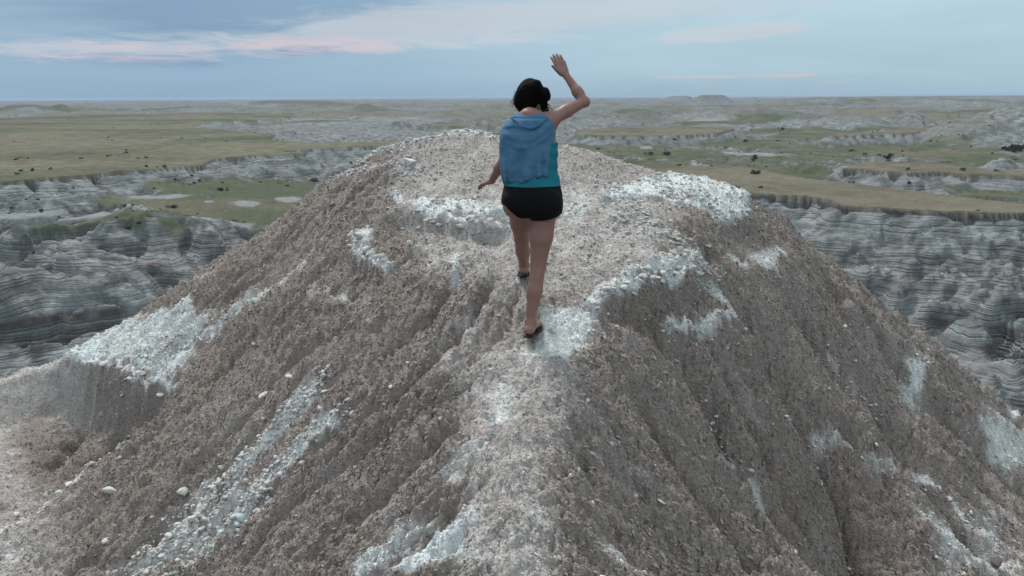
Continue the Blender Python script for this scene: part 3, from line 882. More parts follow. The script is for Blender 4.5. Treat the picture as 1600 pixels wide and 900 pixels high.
def vattr(nm, v):
    a_ = me.attributes.new(nm, 'FLOAT_VECTOR', 'POINT'); a_.data.foreach_set('vector', np.ascontiguousarray(v, np.float32).ravel())
vattr('rot', np.stack([rng.normal(0, .3, nk), np.arctan(slk) * 1.0 + rng.normal(0, .25, nk), np.arctan2(fyk, fxk) + rng.normal(0, .5, nk)], -1))
vattr('size', np.stack([ksz * rng.uniform(1.0, 1.5, nk) * (1 + 0.5 * stk), ksz * rng.uniform(.7, 1.1, nk), ksz * rng.uniform(.55, .95, nk)], -1))
a_ = me.attributes.new('variant', 'FLOAT', 'POINT'); a_.data.foreach_set('value', rng.integers(0, 4, nk).astype(np.float32))
# each clod takes the colour of the ground it broke from
fi = np.clip((np.log(rc / 0.9) / math.log(17.0 / 0.9)) * (NR - 1), 0, NR - 1).astype(int); fj = np.clip((ac + math.radians(60)) / math.radians(120) * (NC - 1), 0, NC - 1).astype(int)
kc = c[fi, fj] * rng.uniform(0.62, 1.55, nk)[:, None]
light = rng.random(nk) < 0.03
kc[light] = kc[light] * 0.6 + np.array([0.42, 0.41, 0.39]) * 0.4
set_color(me, 'alb', kc)
clo = bpy.data.objects.new('clods', me); COL.objects.link(clo)
mdc = clo.modifiers.new('clods', 'NODES'); mdc.node_group = clod_tree()
tag(clo, 'crumbling clay clods covering the slopes of the butte', 'clods', kind='stuff')
print('clods', nk, time.time() - T0)

# ------------------------------------------------------------------ stones
PHI = (1 + 5 ** .5) / 2
ICO_V = np.array([(-1, PHI, 0), (1, PHI, 0), (-1, -PHI, 0), (1, -PHI, 0), (0, -1, PHI), (0, 1, PHI), (0, -1, -PHI), (0, 1, -PHI),
                  (PHI, 0, -1), (PHI, 0, 1), (-PHI, 0, -1), (-PHI, 0, 1)]) / math.sqrt(1 + PHI * PHI)
ICO_F = np.array([(0, 11, 5), (0, 5, 1), (0, 1, 7), (0, 7, 10), (0, 10, 11), (1, 5, 9), (5, 11, 4), (11, 10, 2), (10, 7, 6), (7, 1, 8),
                  (3, 9, 4), (3, 4, 2), (3, 2, 6), (3, 6, 8), (3, 8, 9), (4, 9, 5), (2, 4, 11), (6, 2, 10), (8, 6, 7), (9, 8, 1)])


def rocks_mesh(name, pos, size, seed=0):
    """many little angular stones in one mesh"""
    r = np.random.default_rng(seed)
    n = len(pos)
    v = ICO_V[None] * r.uniform(0.72, 1.2, (n, 12, 1))
    v = np.sign(v) * np.abs(v) ** 0.8
    v = v * np.stack([r.uniform(0.7, 1.35, n), r.uniform(0.6, 1.1, n), r.uniform(0.35, 0.75, n)], -1)[:, None]
    a = r.uniform(0, 2 * np.pi, n); t = r.normal(0, 0.35, n)
    ca, sa, ct, st = np.cos(a), np.sin(a), np.cos(t), np.sin(t)
    x = v[..., 0] * ct[:, None] - v[..., 2] * st[:, None]; z = v[..., 0] * st[:, None] + v[..., 2] * ct[:, None]; y = v[..., 1]
    w = np.stack([x * ca[:, None] - y * sa[:, None], x * sa[:, None] + y * ca[:, None], z], -1) * size[:, None, None] + pos[:, None]
    f = ICO_F[None] + (np.arange(n) * 12)[:, None, None]
    return mesh_from(name, w.reshape(-1, 3), f.reshape(-1, 3))


NRUB = 24000
cand = 2400000
rr_ = 1.6 + 9.0 * rng.random(cand) ** 0.8; aa_ = np.radians(rng.uniform(-43, 43, cand))
qx, qy = rr_ * np.sin(aa_), rr_ * np.cos(aa_)
dens = (gs(RUB, qx, qy) + 2.5 * np.maximum(gs(RUB, qx, qy) - 0.55, 0)) * (0.45 + 1.1 * sstep(fbm(qx * 3, qy * 3, 3, 91), -0.3, 0.6))
keep = rng.random(cand) < dens * 0.03 * np.minimum(rr_ / 4, 2.2)
qx, qy, dens = qx[keep][:NRUB], qy[keep][:NRUB], dens[keep][:NRUB]
qs = 0.0045 * (rng.pareto(2.1, len(qx)) + 1) * (1 + 0.5 * np.minimum(dens, 1.5))
qs = np.minimum(qs, 0.022)
nrm_off = height(qx, qy)
me = rocks_mesh('rubble', np.stack([qx, qy, nrm_off + qs * 0.15], -1), qs, 5)
rub = add_obj('rubble', me, M_STONE, smooth=False)
tag(rub, 'loose pale stone chips and grit strewn over the clay and down the gullies', 'rubble', kind='stuff')
print('rubble', len(qx), time.time() - T0)


def one_stone(seed, sub=2, sharp=0.9):
    import bmesh
    r = np.random.default_rng(seed)
    bm = bmesh.new(); bmesh.ops.create_icosphere(bm, subdivisions=sub, radius=1.0)
    v = np.array([q.co[:] for q in bm.verts])
    planes = r.normal(size=(13, 3)); planes /= np.linalg.norm(planes, axis=1)[:, None]
    dd = r.uniform(0.3, 0.72, 13)
    for pn, d in zip(planes, dd):
        s = v @ pn
        v = v - np.where(s > d, (s - d) * 1.0, 0)[:, None] * pn
    v = v / np.abs(v).max(0) * (1, .9, .9)
    v += r.normal(0, 0.015, v.shape)
    f = np.array([[q.index for q in fc.verts] for fc in bm.faces]); bm.free()
    return mesh_from('stone', v, f)


STONES = [one_stone(s) for s in range(8)]
for m_ in STONES: m_.materials.append(M_STONE)
M_BSTONE = mat_stone('blue_grey_siltstone', (0.42, 0.49, 0.50), 0.1)


def put_stone(px, py, w, label, i, hgt=0.55, group=None, depthf=0.75, rot=None, mesh=None, sink=0.22):
    xy = hit([px], [py])[0]
    z = float(height(np.array([xy[0]]), np.array([xy[1]]))[0])
    dist = math.hypot(xy[1], CAM[2] - z)
    s = w / F * dist / 2
    o = bpy.data.objects.new('stone', mesh or STONES[i % len(STONES)])
    COL.objects.link(o)
    o.scale = (s, s * depthf, s * hgt)
    o.location = (xy[0], xy[1], z + s * hgt * (1 - 2 * sink))
    rnd = random.Random(i * 13 + 5)
    o.rotation_euler = (rnd.uniform(-.25, .25), rnd.uniform(-.25, .25), rot if rot is not None else rnd.uniform(0, 6.28))
    tag(o, label, 'stone', group)
    return o


named = [
    (890, 770, 9, 'small upright white stone chip alone on the brown crest, low right of the walker', 1.3),
    (612, 623, 13, 'pale flat stone alone on brown clay left of the crest path', .5),
    (600, 632, 9, 'little grey stone just beside the pale flat stone left of the crest', .6),
    (964, 511, 17, 'knobbly white stone on clay beneath the right end of the pale crest ledge', .8),
    (827, 579, 9, 'small white chip just below the walker\'s front sandal', .6),
    (641, 399, 14, 'pale block alone in the clay below the left end of the block ledge', .8),
    (1130, 762, 9, 'single pale pebble in the middle of the right brown slope', .7),
    (286, 758, 26, 'rounded pale boulder at the left edge of the wide rubble chute', .8),
    (173, 778, 24, 'lumpy grey boulder on the lower left slope', .9),
    (156, 697, 24, 'whitish flat slab stone on the left slope under the dark face', .45),
    (413, 614, 20, 'pink-grey rounded stone on the left flank above the rubble chute', .7),
    (453, 594, 16, 'pale stone close below the top of the left rubble chute', .6),
    (108, 757, 22, 'pale slab stone in the short row on the far lower left slope, right-hand one', .45),
    (90, 762, 14, 'dark-sided stone in the middle of the short row on the far lower left slope', .8),
    (72, 768, 14, 'smallest pale stone, left end of the short row on the far lower left slope', .6),
    (167, 845, 17, 'pale stone low on the left slope, below the lumpy grey boulder', .6),
    (375, 790, 22, 'bluish grey angular slab standing in the lower rubble chute', 1.0),
    (346, 813, 17, 'light blue stone plate lying in the rubble chute beside the standing slab', .4),
    (330, 742, 24, 'large pale stone in the upper part of the rubble chute', .7),
    (298, 790, 20, 'white angular stone in the middle of the rubble chute', .7),
    (262, 822, 20, 'broad white stone near the bottom of the rubble chute', .6),
    (244, 868, 18, 'pale stone at the foot of the rubble chute, just inside the frame', .7),
    (395, 688, 18, 'pale stone where the rubble chute narrows', .6),
    (20, 776, 14, 'grey stone at the far left edge of the picture', .6),
    (230, 565, 12, 'small stone lying on the pale left shelf', .6),
    (640, 266, 28, 'pale overhanging rock with a dark hollow under it near the summit', .6),
    (711, 446, 22, 'knobbly white outcrop stone at the foot of the pale finger left of the walker', .9),
    (706, 425, 20, 'upper white stone of the pale finger left of the walker', .8),
    (560, 389, 20, 'pale block at the tip of the left rock spur', .7),
    (572, 404, 18, 'second pale block under the tip of the left rock spur', .7),
    (1060, 408, 14, 'white stone on top of the right crest ledge', .7),
    (1010, 440, 16, 'pale block in the lip of the right crest ledge', .7),
    (1035, 436, 14, 'smaller pale block further right in the lip of the right crest ledge', .7),
    (975, 463, 17, 'pale block at the left bend of the right crest ledge', .7),
    (1147, 297, 18, 'pale flat stone on the skyline at the far right ledge', .4),
    (1320, 508, 12, 'small pale stone on the right slope near the skyline', .6),
    (1178, 690, 12, 'pale stone near the foot of the pebble filled gully', .7),
    (1556, 886, 26, 'dark brown stone at the lower right corner', .5),
]
for i, (px, py, w, lab, hg) in enumerate(named):
    st = put_stone(px, py, w, lab, i, hg)
    if 'bl' in lab and ('bluish' in lab or 'light blue' in lab):
        m_ = st.data.copy(); m_.materials.clear(); m_.materials.append(M_BSTONE); st.data = m_
    if 'dark brown' in lab:
        m_ = st.data.copy(); m_.materials.clear(); m_.materials.append(mat_stone('brown_clod', (0.10, 0.085, 0.08))); st.data = m_


def strew(path, n, wpx, lo, hi, label, group, seed):
    r = np.random.default_rng(seed)
    p = np.array(path, float)
    seg = np.linalg.norm(np.diff(p, axis=0), axis=1); cum = np.concatenate([[0], np.cumsum(seg)])
    for k in range(n):
        t = r.random() * cum[-1]; j = min(np.searchsorted(cum, t, side='right') - 1, len(seg) - 1)
        q = p[j] + (p[j + 1] - p[j]) * ((t - cum[j]) / seg[j])
        off = r.normal(0, wpx, 2) * (1, 0.6)
        wp = r.uniform(lo, hi) * 0.85; fr = t / cum[-1]
        where = ('topmost', 'upper', 'middle', 'lower', 'lowest')[min(int(fr * 5), 4)]
        big = 'small' if wp < lo + (hi - lo) * .4 else ('medium' if wp < lo + (hi - lo) * .75 else 'large')
        side = 'right side' if off[0] > wpx * .5 else ('left side' if off[0] < -wpx * .5 else 'middle line')
        put_stone(q[0] + off[0], q[1] + off[1], wp, '%s %s, %s part, %s' % (big, label, where, side), int(r.integers(1000)), r.uniform(.5, .85), group)


strew([(495, 592), (450, 635), (400, 690), (345, 745), (290, 800), (225, 880)], 46, 16, 9, 17, 'pale stone in the main left rubble chute', 'stones in the left rubble chute', 1)
strew([(530, 645), (470, 690), (410, 745), (340, 830)], 18, 9, 8, 14, 'pale stone in the thin second rubble line', 'stones in the second rubble line', 2)
strew([(1108, 590), (1130, 640), (1155, 682)], 26, 7, 7, 13, 'pale pebble in the short white right gully', 'pebbles in the short white gully', 3)
strew([(1354, 822), (1356, 895)], 16, 3, 8, 13, 'white pebble in the dark slot gully', 'pebbles in the slot gully', 4)
strew([(1292, 725), (1328, 772)], 10, 5, 7, 11, 'pale pebble in the gully above the dark slot', 'pebbles above the slot gully', 5)
strew([(1270, 505), (1330, 570), (1380, 618)], 14, 5, 7, 11, 'pale pebble on the high white right line', 'pebbles on the high white line', 6)
strew([(1000, 345), (1040, 370), (1090, 410)], 22, 18, 7, 12, 'pale chip between the two right ledges', 'chips between the right ledges', 7)
strew([(640, 360), (700, 380), (660, 430)], 14, 25, 7, 11, 'pale chip below the block ledge', 'chips below the block ledge', 8)

# ledge blocks: two courses of pale stones under the hips, parts of the butte
_blk = [one_stone(100 + s, 2, 0.95) for s in range(5)]
for m_ in _blk: m_.materials.append(M_BLOCK)


def block(px, py, w, h, i):
    o = put_stone(px, py, w, None, i, 0.8, mesh=_blk[i % 5], rot=random.Random(i).uniform(-.2, .2), sink=0.3)
    del o['category']
    s = o.scale[0]
    o.scale = (s, s * 0.8, s * h / w * 1.15)
    o.name = 'stone'; o.parent = butte
    return o


k = 0
for (px, py, w, h) in [(700, 352, 16, 9), (718, 354, 17, 9), (736, 353, 18, 10), (754, 354, 15, 12), (769, 355, 15, 13), (785, 354, 14, 12),
                       (797, 352, 11, 10), (704, 342, 12, 6), (718, 341, 15, 7), (735, 342, 16, 7), (752, 341, 14, 7), (770, 341, 18, 9), (787, 340, 22, 11),
                       (655, 342, 12, 7), (668, 348, 13, 7), (684, 350, 13, 7), (645, 332, 11, 7),
                       (120, 560, 22, 5), (146, 568, 22, 6), (166, 574, 20, 7), (186, 583, 18, 9), (204, 590, 18, 9), (221, 590, 18, 11), (237, 594, 16, 10),
                       (252, 600, 18, 6)]:
    block(px, py, w, h, k); k += 1


def lip_blocks(path, n, lo, hi, jit, seed):
    global k
    r = np.random.default_rng(seed); p = np.array(path, float)
    seg = np.linalg.norm(np.diff(p, axis=0), axis=1); cum = np.concatenate([[0], np.cumsum(seg)])
    for q in range(n):
        t = (q + r.uniform(.1, .9)) / n * cum[-1]; j = min(np.searchsorted(cum, t, side='right') - 1, len(seg) - 1)
        pt = p[j] + (p[j + 1] - p[j]) * ((t - cum[j]) / seg[j]) + r.normal(0, jit, 2) * (1, .5)
        w = r.uniform(lo, hi); block(pt[0], pt[1], w, w * r.uniform(.45, .7), k); k += 1


lip_blocks([(1093, 424), (1060, 433), (1020, 440), (985, 456), (945, 467), (930, 490)], 34, 8, 17, 3, 31)
lip_blocks([(1180, 330), (1165, 343), (1130, 343), (1090, 332), (1030, 318), (960, 320), (935, 332)], 34, 7, 14, 4, 32)
lip_blocks([(545, 370), (552, 392), (580, 410), (615, 428)], 16, 8, 15, 3, 33)
lip_blocks([(1040, 492), (1090, 488), (1140, 492), (1185, 500)], 16, 6, 11, 2, 34)
lip_blocks([(560, 258), (610, 238), (660, 226), (705, 212), (760, 212)], 26, 7, 13, 4, 35)
lip_blocks([(930, 298), (1000, 284), (1070, 281), (1120, 296), (1160, 315)], 26, 6, 12, 4, 36)
print('stones', time.time() - T0)
# ================================================================== THE PLAIN AND BADLANDS
far_ctrl = [  # photo x, photo y, world z of the valley floor / low hills
    (-200, 330, -37), (-200, 450, -46), (-200, 560, -54), (0, 300, -34.5), (0, 330, -37), (0, 365, -39.5), (0, 440, -45.5), (0, 540, -53), (130, 290, -35.5), (130, 340, -38.5),
    (230, 345, -38.0), (200, 400, -44), (200, 480, -51), (300, 282, -36), (300, 310, -38), (340, 345, -41), (330, 400, -45),
    (400, 272, -37), (400, 310, -39.5), (420, 345, -43), (500, 260, -37.5), (500, 285, -39.5), (560, 245, -37.5), (560, 262, -39),
    (700, 225, -38), (850, 225, -38), (960, 235, -39), (1000, 250, -39), (1000, 268, -36),
    (1100, 240, -39), (1200, 235, -40), (1180, 250, -40), (1300, 250, -40), (1330, 285, -38), (1450, 250, -39), (1450, 290, -40), (1600, 250, -40), (1600, 300, -41),
    (1190, 330, -37), (1250, 350, -39), (1330, 380, -42), (1400, 430, -44), (1500, 360, -38), (1600, 360, -38), (1500, 500, -48.5), (1600, 440, -43), (1600, 560, -51), (1560, 620, -54),
    (1800, 320, -42), (1800, 420, -46), (1800, 600, -54),
    (0, 215, -38), (300, 200, -38), (600, 200, -38), (800, 200, -38), (1000, 200, -38), (1200, 200, -38), (1400, 215, -38), (1600, 215, -38),
    (0, 175, -40), (400, 175, -40), (800, 175, -40), (1200, 172, -40), (1600, 172, -40), (0, 164, -42), (800, 162, -42), (1600, 160, -42),
]
fc = np.array(far_ctrl, float)
fw = PZ(fc[:, 0], fc[:, 1], fc[:, 2])
fa, fr_ = np.arctan2(fw[:, 0], fw[:, 1]), np.log(np.hypot(fw[:, 0], fw[:, 1]))
hid = np.array([(a, math.log(r), z) for a in (-0.9, -0.5, 0.0, 0.5, 0.9) for r, z in ((10, -60), (60, -62), (105, -62))])
fmodel = tps_fit(np.vstack([np.stack([fa, fr_], -1), hid[:, :2]]), np.concatenate([fw[:, 2], hid[:, 2]]), 1e-3)

BR, BC = 760, 1000
ang_top, ang_bot = math.radians(0.055), math.radians(40.0)
# rows: uniform in view angle for a plane 38 m down, the near rows thinned out
u = np.linspace(0, 1, BR)
angs = np.concatenate([np.radians(np.linspace(60, 26, 40)), np.radians(np.linspace(26, 10, 330))[1:], np.radians(np.linspace(10, 2.2, 270))[1:],
                       np.radians(2.2) * (0.055 / 2.2) ** np.linspace(0, 1, BR - 620)[1:]])
rb = 40.0 / np.tan(angs)
BR = len(rb)
ab = np.radians(np.linspace(-47, 47, BC))
RB, AB = (q.astype(np.float32) for q in np.meshgrid(rb, ab, indexing='ij'))
bx, by = RB * np.sin(AB), RB * np.cos(AB)
floor = tps_eval(fmodel, AB, np.log(RB))
floor = np.where(RB > 9000, -42.0, floor)
floor = floor + sstep(RB, 3000, 9000) * (-42 - floor)
spacing = np.gradient(RB, axis=0)
lat = RB * (ab[1] - ab[0])
res = np.maximum(spacing * 0.45, lat)


def band(wave):          # fade detail the mesh cannot carry
    return sstep(wave / res, 1.6, 4.0)


wxx = bx + 14 * fbm(bx / 70, by / 70, 3, 101) * np.clip(RB / 300, 0.4, 30); wyy = by + 14 * fbm(bx / 70, by / 70, 3, 103) * np.clip(RB / 300, 0.4, 30)


LRB = np.log(RB)
SHN = fbm(AB * 42, LRB * 26, 4, 151); SHW1 = fbm(AB * 14, LRB * 13, 4, 107); SHW2 = fbm(AB * 14, LRB * 13, 4, 109); SHH = fbm(AB * 60, LRB * 40, 4, 157)


def pfield(pts, z, warp=1.0, x=None, y=None):
    pg = PZ([p[0] for p in pts], [p[1] for p in pts], z)[:, :2]
    sc = np.hypot(pg[:, 0], pg[:, 1]).min() / 240.0
    px_ = bx + warp * sc * 2.0 * SHW1; py_ = by + warp * sc * 2.0 * SHW2
    best = np.full(bx.shape, 9e9); ins = np.zeros(bx.shape, bool)
    for a, c_ in zip(pg, np.roll(pg, -1, axis=0)):
        e = c_ - a; L2 = e @ e
        t = np.clip(((px_ - a[0]) * e[0] + (py_ - a[1]) * e[1]) / L2, 0, 1)
        best = np.minimum(best, np.hypot(px_ - a[0] - t * e[0], py_ - a[1] - t * e[1]))
        ins ^= ((a[1] > py_) != (c_[1] > py_)) & (px_ < (c_[0] - a[0]) * (py_ - a[1]) / (c_[1] - a[1] + 1e-12) + a[0])
    return np.where(ins, best, -best)


tables = [  # polygon in the photograph's view of the table top, top height, colour kind, slope run, scale of the grass
    ([(-260, 308), (-100, 294), (0, 284), (135, 274), (182, 267), (240, 264), (320, 256), (334, 248), (400, 243), (476, 240), (479, 238), (440, 237), (452, 234), (518, 231),
      (575, 229), (640, 224), (620, 220), (560, 221), (480, 222), (420, 218), (430, 208), (370, 205), (300, 197), (330, 190), (430, 186), (470, 181),
      (350, 175), (170, 178), (0, 184), (-260, 190)], -30.0, 0, 0.46, 'left'),
    ([(940, 262), (985, 258), (1010, 254), (1060, 258), (1161, 261), (1262, 279), (1364, 289), (1465, 302), (1600, 317), (1800, 340), (1800, 352), (1640, 331), (1600, 330), (1543, 331),
      (1499, 329), (1475, 330), (1397, 325), (1320, 322), (1300, 314), (1279, 309), (1212, 304), (1153, 302), (1161, 291), (1087, 285), (1040, 282), (980, 275)], -30.0, 1, 0.42, 'near'),
    ([(1316, 265), (1347, 264), (1380, 268), (1414, 270), (1465, 268), (1520, 272), (1600, 275), (1800, 284), (1800, 276), (1600, 267), (1532, 263), (1500, 256), (1431, 252), (1343, 253)], -34.0, 1, 0.6, 'second'),
    ([(1293, 211), (1360, 210), (1411, 209), (1450, 203), (1502, 199), (1485, 197), (1440, 198), (1411, 199), (1400, 203)], -31.0, 1, 0.6, 'third'),
    ([(895, 210), (960, 212), (1060, 211), (1120, 208), (1128, 205), (1150, 200), (1130, 197), (1060, 197), (950, 199), (905, 204)], -31.5, 1, 0.6, 'fourth'),
]
# badlands relief: valleys where |noise| is zero, rounded ridges between
relief = np.zeros_like(bx)
fa_ = np.clip(RB / 320.0, 0.8, 12)
relief += 7.5 * (np.abs(perlin(wxx / 46, wyy / 46, 121)) * 2.0 - 0.45) * band(46)
relief += 3.2 * (np.abs(perlin(wxx / 17, wyy / 17, 123)) * 2.0 - 0.5) * band(17)
relief += 1.0 * (np.abs(perlin(wxx / 6.5, wyy / 6.5, 125)) * 2.0 - 0.5) * band(6.5)
relief += 0.22 * (np.abs(perlin(bx / 2.4, by / 2.4, 127)) * 2.0 - 0.5) * band(2.4)
rav = (3.4 * np.exp(-(perlin(wxx / 40, wyy / 40, 137) / 0.055) ** 2) * band(14) + 1.7 * np.exp(-(perlin(wxx / 15, wyy / 15, 138) / 0.08) ** 2) * band(8)) * sstep(-RB, -900, -500)
relief -= rav
farrel = 9.0 * (np.abs(fbm(wxx / 260, wyy / 300, 4, 129)) * 2.0 - 0.4) * sstep(RB, 450, 1100)
# where the ground is soft and green rather than eroded
green = fbm(AB * 4.6, np.log(RB) * 4.2, 5, 141)
grass = sstep(green, 0.10, 0.26) * sstep(RB, 240, 420)


def oval(px, py, wx, wy, tilt=0.0):
    """0..1 patch on the ground whose centre is seen at px,py"""
    c_ = PZ(px, py, float(tps_eval(fmodel, np.array(0.0) + math.atan2(*PZ(px, py, -39.0)[:2]), np.array(math.log(math.hypot(*PZ(px, py, -39.0)[:2]))))))
    d0 = math.hypot(c_[0], c_[1]); a0 = math.atan2(c_[0], c_[1])
    dep = -(c_[2] - CAM[2]); e0 = math.atan2(dep, d0)
    dr = d0 - dep / math.tan(e0 + wy / F) if True else 0
    du = (AB - a0) / (wx / F); dv = (RB - d0) / max(dr, 1.0) - tilt * du
    n_ = 0.75 * SHN
    return sstep(1.25 - np.hypot(du, dv) + n_, 0.0, 0.5)


g2 = np.maximum.reduce([oval(400, 300, 125, 26), oval(430, 338, 110, 20), oval(300, 318, 120, 14, -0.6), oval(200, 350, 90, 9, -1.0), oval(60, 370, 40, 8),
                        oval(300, 288, 60, 8), oval(1010, 262, 70, 14), oval(1200, 263, 60, 12), oval(1240, 272, 60, 7), oval(1420, 235, 110, 12), oval(1160, 222, 90, 7), oval(1250, 245, 90, 8),
                        oval(1050, 238, 120, 9), oval(1500, 245, 80, 8), oval(1260, 205, 40, 8), oval(1570, 300, 60, 10)])
grass = np.maximum(grass, g2)
pans = np.maximum.reduce([oval(380, 323, 20, 2.6), oval(447, 316, 20, 3), oval(325, 312, 7, 1.3), oval(330, 357, 26, 6), oval(360, 368, 36, 6), oval(240, 303, 40, 1.8), oval(160, 335, 50, 2.5),
                          oval(30, 330, 50, 2.5), oval(20, 372, 40, 3), oval(110, 352, 40, 2), oval(1010, 230, 12, 2), oval(1180, 240, 50, 2.5), oval(1390, 222, 25, 2), oval(640, 190, 20, 2),
                          oval(1110, 188, 30, 1.5), oval(1580, 330, 40, 2)])
pannoise = sstep(fbm(AB * 14, LRB * 22, 5, 155), 0.24, 0.40) * sstep(RB, 250, 400) * 0.8
erode = 1 - 0.93 * np.maximum(grass, pans)
z = floor + relief * erode * np.clip(1.15 - sstep(RB, 600, 3000) * 0.7, 0.3, 1.2) + farrel * (1 - 0.8 * grass)
# plateau-like steps further out
tn = fbm(bx / 420, by / 420, 4, 161)
z = z + 7.0 * sstep(tn, 0.10, 0.16) * sstep(RB, 520, 900) + 5.0 * sstep(tn, 0.34, 0.38) * sstep(RB, 700, 1200)
mesatop = sstep(tn, 0.14, 0.18) * sstep(RB, 520, 900)


def hill(px, py, zt, wpx, dep, hgt):
    """a named hill: crest seen at px,py, crest height zt, half width in photo px, half depth in m"""
    c_ = PZ(px, py, zt)[:2]; d0 = math.hypot(*c_); wm = wpx / F * d0
    a0 = math.atan2(c_[0], c_[1])
    lx = (AB - a0) * d0; ly = RB - d0
    q = np.hypot(lx / wm, ly / dep) + 0.16 * SHN
    return hgt * np.clip(1 - q, 0, 1) ** 0.8, q


# banded hills on the left, nearest the butte
hills = [(235, 343, -35.5, 165, 26, 9), (60, 385, -41, 100, 22, 9), (120, 420, -45, 150, 18, 9), (90, 470, -50, 150, 16, 10), (0, 515, -55, 110, 12, 8), (330, 352, -39, 60, 16, 5),
         (1160, 262, -33, 30, 10, 0), (985, 247, -34, 26, 14, 5), (1080, 252, -33, 35, 12, 5.5), (1135, 253, -33, 30, 12, 5), (1270, 255, -34, 60, 14, 6), (1560, 255, -33, 70, 25, 5),
         (1330, 395, -42, 120, 16, 9), (1450, 370, -40, 120, 16, 8), (1560, 400, -42, 110, 16, 8), (1450, 450, -46, 120, 14, 8), (1560, 500, -50, 120, 14, 7), (1500, 560, -54, 80, 10, 6)]
hz_ = np.zeros_like(bx)
for hh in hills:
    if hh[5]:
        hv, _ = hill(*hh); hz_ = np.maximum(hz_, hv)
z = z + hz_ * (0.75 + 0.5 * np.abs(perlin(wxx / 9, wyy / 9, 171)))
# remote buttes breaking the plain and the horizon
remote = np.zeros_like(bx)
for (px, py, w, dist, top, p_) in [(1112, 150, 30, 5200, 8.0, 3.5), (1178, 152, 14, 4800, 6.0, 1.2), (1062, 154, 30, 6000, 3, 2), (1194, 172, 34, 1500, -17, 0.8), (1215, 178, 70, 1400, -24, 1.5),
                                (1140, 180, 70, 1500, -26, 2), (1429, 174, 28, 1250, -20, 1.2), (1540, 178, 30, 900, -18, 1.5), (1585, 168, 70, 950, -12, 1.2), (1520, 186, 90, 850, -22, 1.5), (1650, 170, 60, 900, -10, 1.5),
                                (1490, 190, 60, 900, -27, 2), (1000, 176, 60, 1800, -28, 2), (570, 172, 40, 2300, -16, 1.0), (560, 176, 90, 2300, -28, 2), (40, 168, 50, 2600, -14, 1.4), (95, 168, 25, 2600, -12, 1.2),
                                (10, 180, 60, 1300, -22, 1.5), (80, 181, 60, 1300, -24, 1.5), (130, 184, 60, 1250, -26, 1.5), (600, 188, 200, 1300, -33, 2), (330, 168, 80, 3000, -25, 2), (1350, 160, 140, 4500, -6, 2),
                                (1500, 158, 200, 5000, -4, 2), (900, 162, 120, 3800, -22, 2), (700, 178, 60, 1700, -28, 2), (460, 160, 100, 5000, -14, 2), (1330, 184, 60, 1200, -27, 1.5)]:
    a0 = math.atan((px - 800) / F / (cp + (450 - py) / F * sp)); wm = w / F * dist
    lx = (AB - a0) * dist; ly = (RB - dist) / 2.4
    q = np.hypot(lx, ly) / wm + 0.20 * SHH
    zt = -40 + (top + 40) * np.clip(1.15 * (1 - np.clip(q, 0, 1) ** p_), 0, 1)
    remote = np.maximum(remote, zt + 40)
z = np.where((remote > 0.5) & (RB > 700), np.maximum(z, -40 + remote * (1 + 0.10 * fbm(bx / 40, by / 40, 4, 177) * (remote < 30))), z)

topmask = np.zeros_like(bx); rim = np.zeros_like(bx); kind1 = np.zeros_like(bx); slopem = np.zeros_like(bx)
for ti, (pts, zt, kd, sl_, nm) in enumerate(tables):
    sd = pfield(pts, zt)
    d = np.maximum(-sd, 0)
    sc = {'left': 1, 'near': 1, 'second': 1.2, 'third': 2, 'fourth': 2}[nm]
    spur = np.abs(perlin(wxx / (15 * sc), wyy / (15 * sc), 131)) * 2.0 * band(15) + 0.5 * np.abs(perlin(wxx / (5 * sc), wyy / (5 * sc), 133)) * 2 * band(5)
    deff = np.maximum(d - 1.0 * sc, 0) * (0.78 + 0.65 * spur * sstep(d, 1.0 * sc, 9.0 * sc))
    prof = zt - 1.0 * sc ** .5 * sstep(d, 0.0, 0.5 * sc) - sl_ * deff
    prof = prof - 0.9 * np.exp(-((d - 0.9 * sc) / (0.5 * sc)) ** 2)
    zi = zt + 0.5 * fbm(bx / 60, by / 60, 3, 181)
    z = np.where(sd > 0, zi, np.maximum(z, prof))
    slopem = np.maximum(slopem, np.where((sd <= 0) & (prof >= z - 0.05), sstep(prof - floor, 0.5, 3.0), 0.0))
    tm = sstep(sd, -0.3 * sc, 0.3 * sc)
    topmask = np.maximum(topmask, tm); kind1 = np.where(sd > 0, kd, kind1)
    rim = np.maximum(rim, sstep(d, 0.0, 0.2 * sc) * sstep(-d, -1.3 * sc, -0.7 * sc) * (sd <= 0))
z = z - slopem * (1 - topmask) * rav * 0.7
z = z + slopem * (1 - topmask) * (0.5 * (np.abs(perlin(wxx / 7, wyy / 7, 135)) * 2 - .5) * band(7) + 0.18 * (np.abs(perlin(bx / 2.6, by / 2.6, 136)) * 2 - .5) * band(2.6))
# the ground under the butte stays below it
z = np.where(RB < 75, np.minimum(z, np.maximum(-6 - (RB - 8) * 0.95, -60)), z)
# hard beds stand out as little steps
stepn = perlin(z * 0.9 + 40, z * 0 + 3.3, 191)
ph = (z + 0.5 * fbm(bx / 40, by / 40, 3, 193))
terr = (ph / 1.3 - np.floor(ph / 1.3))
z = z + (1 - topmask) * erode * 0.38 * (sstep(terr, 0.25, 0.75) - terr) * 1.3 * (RB < 900)

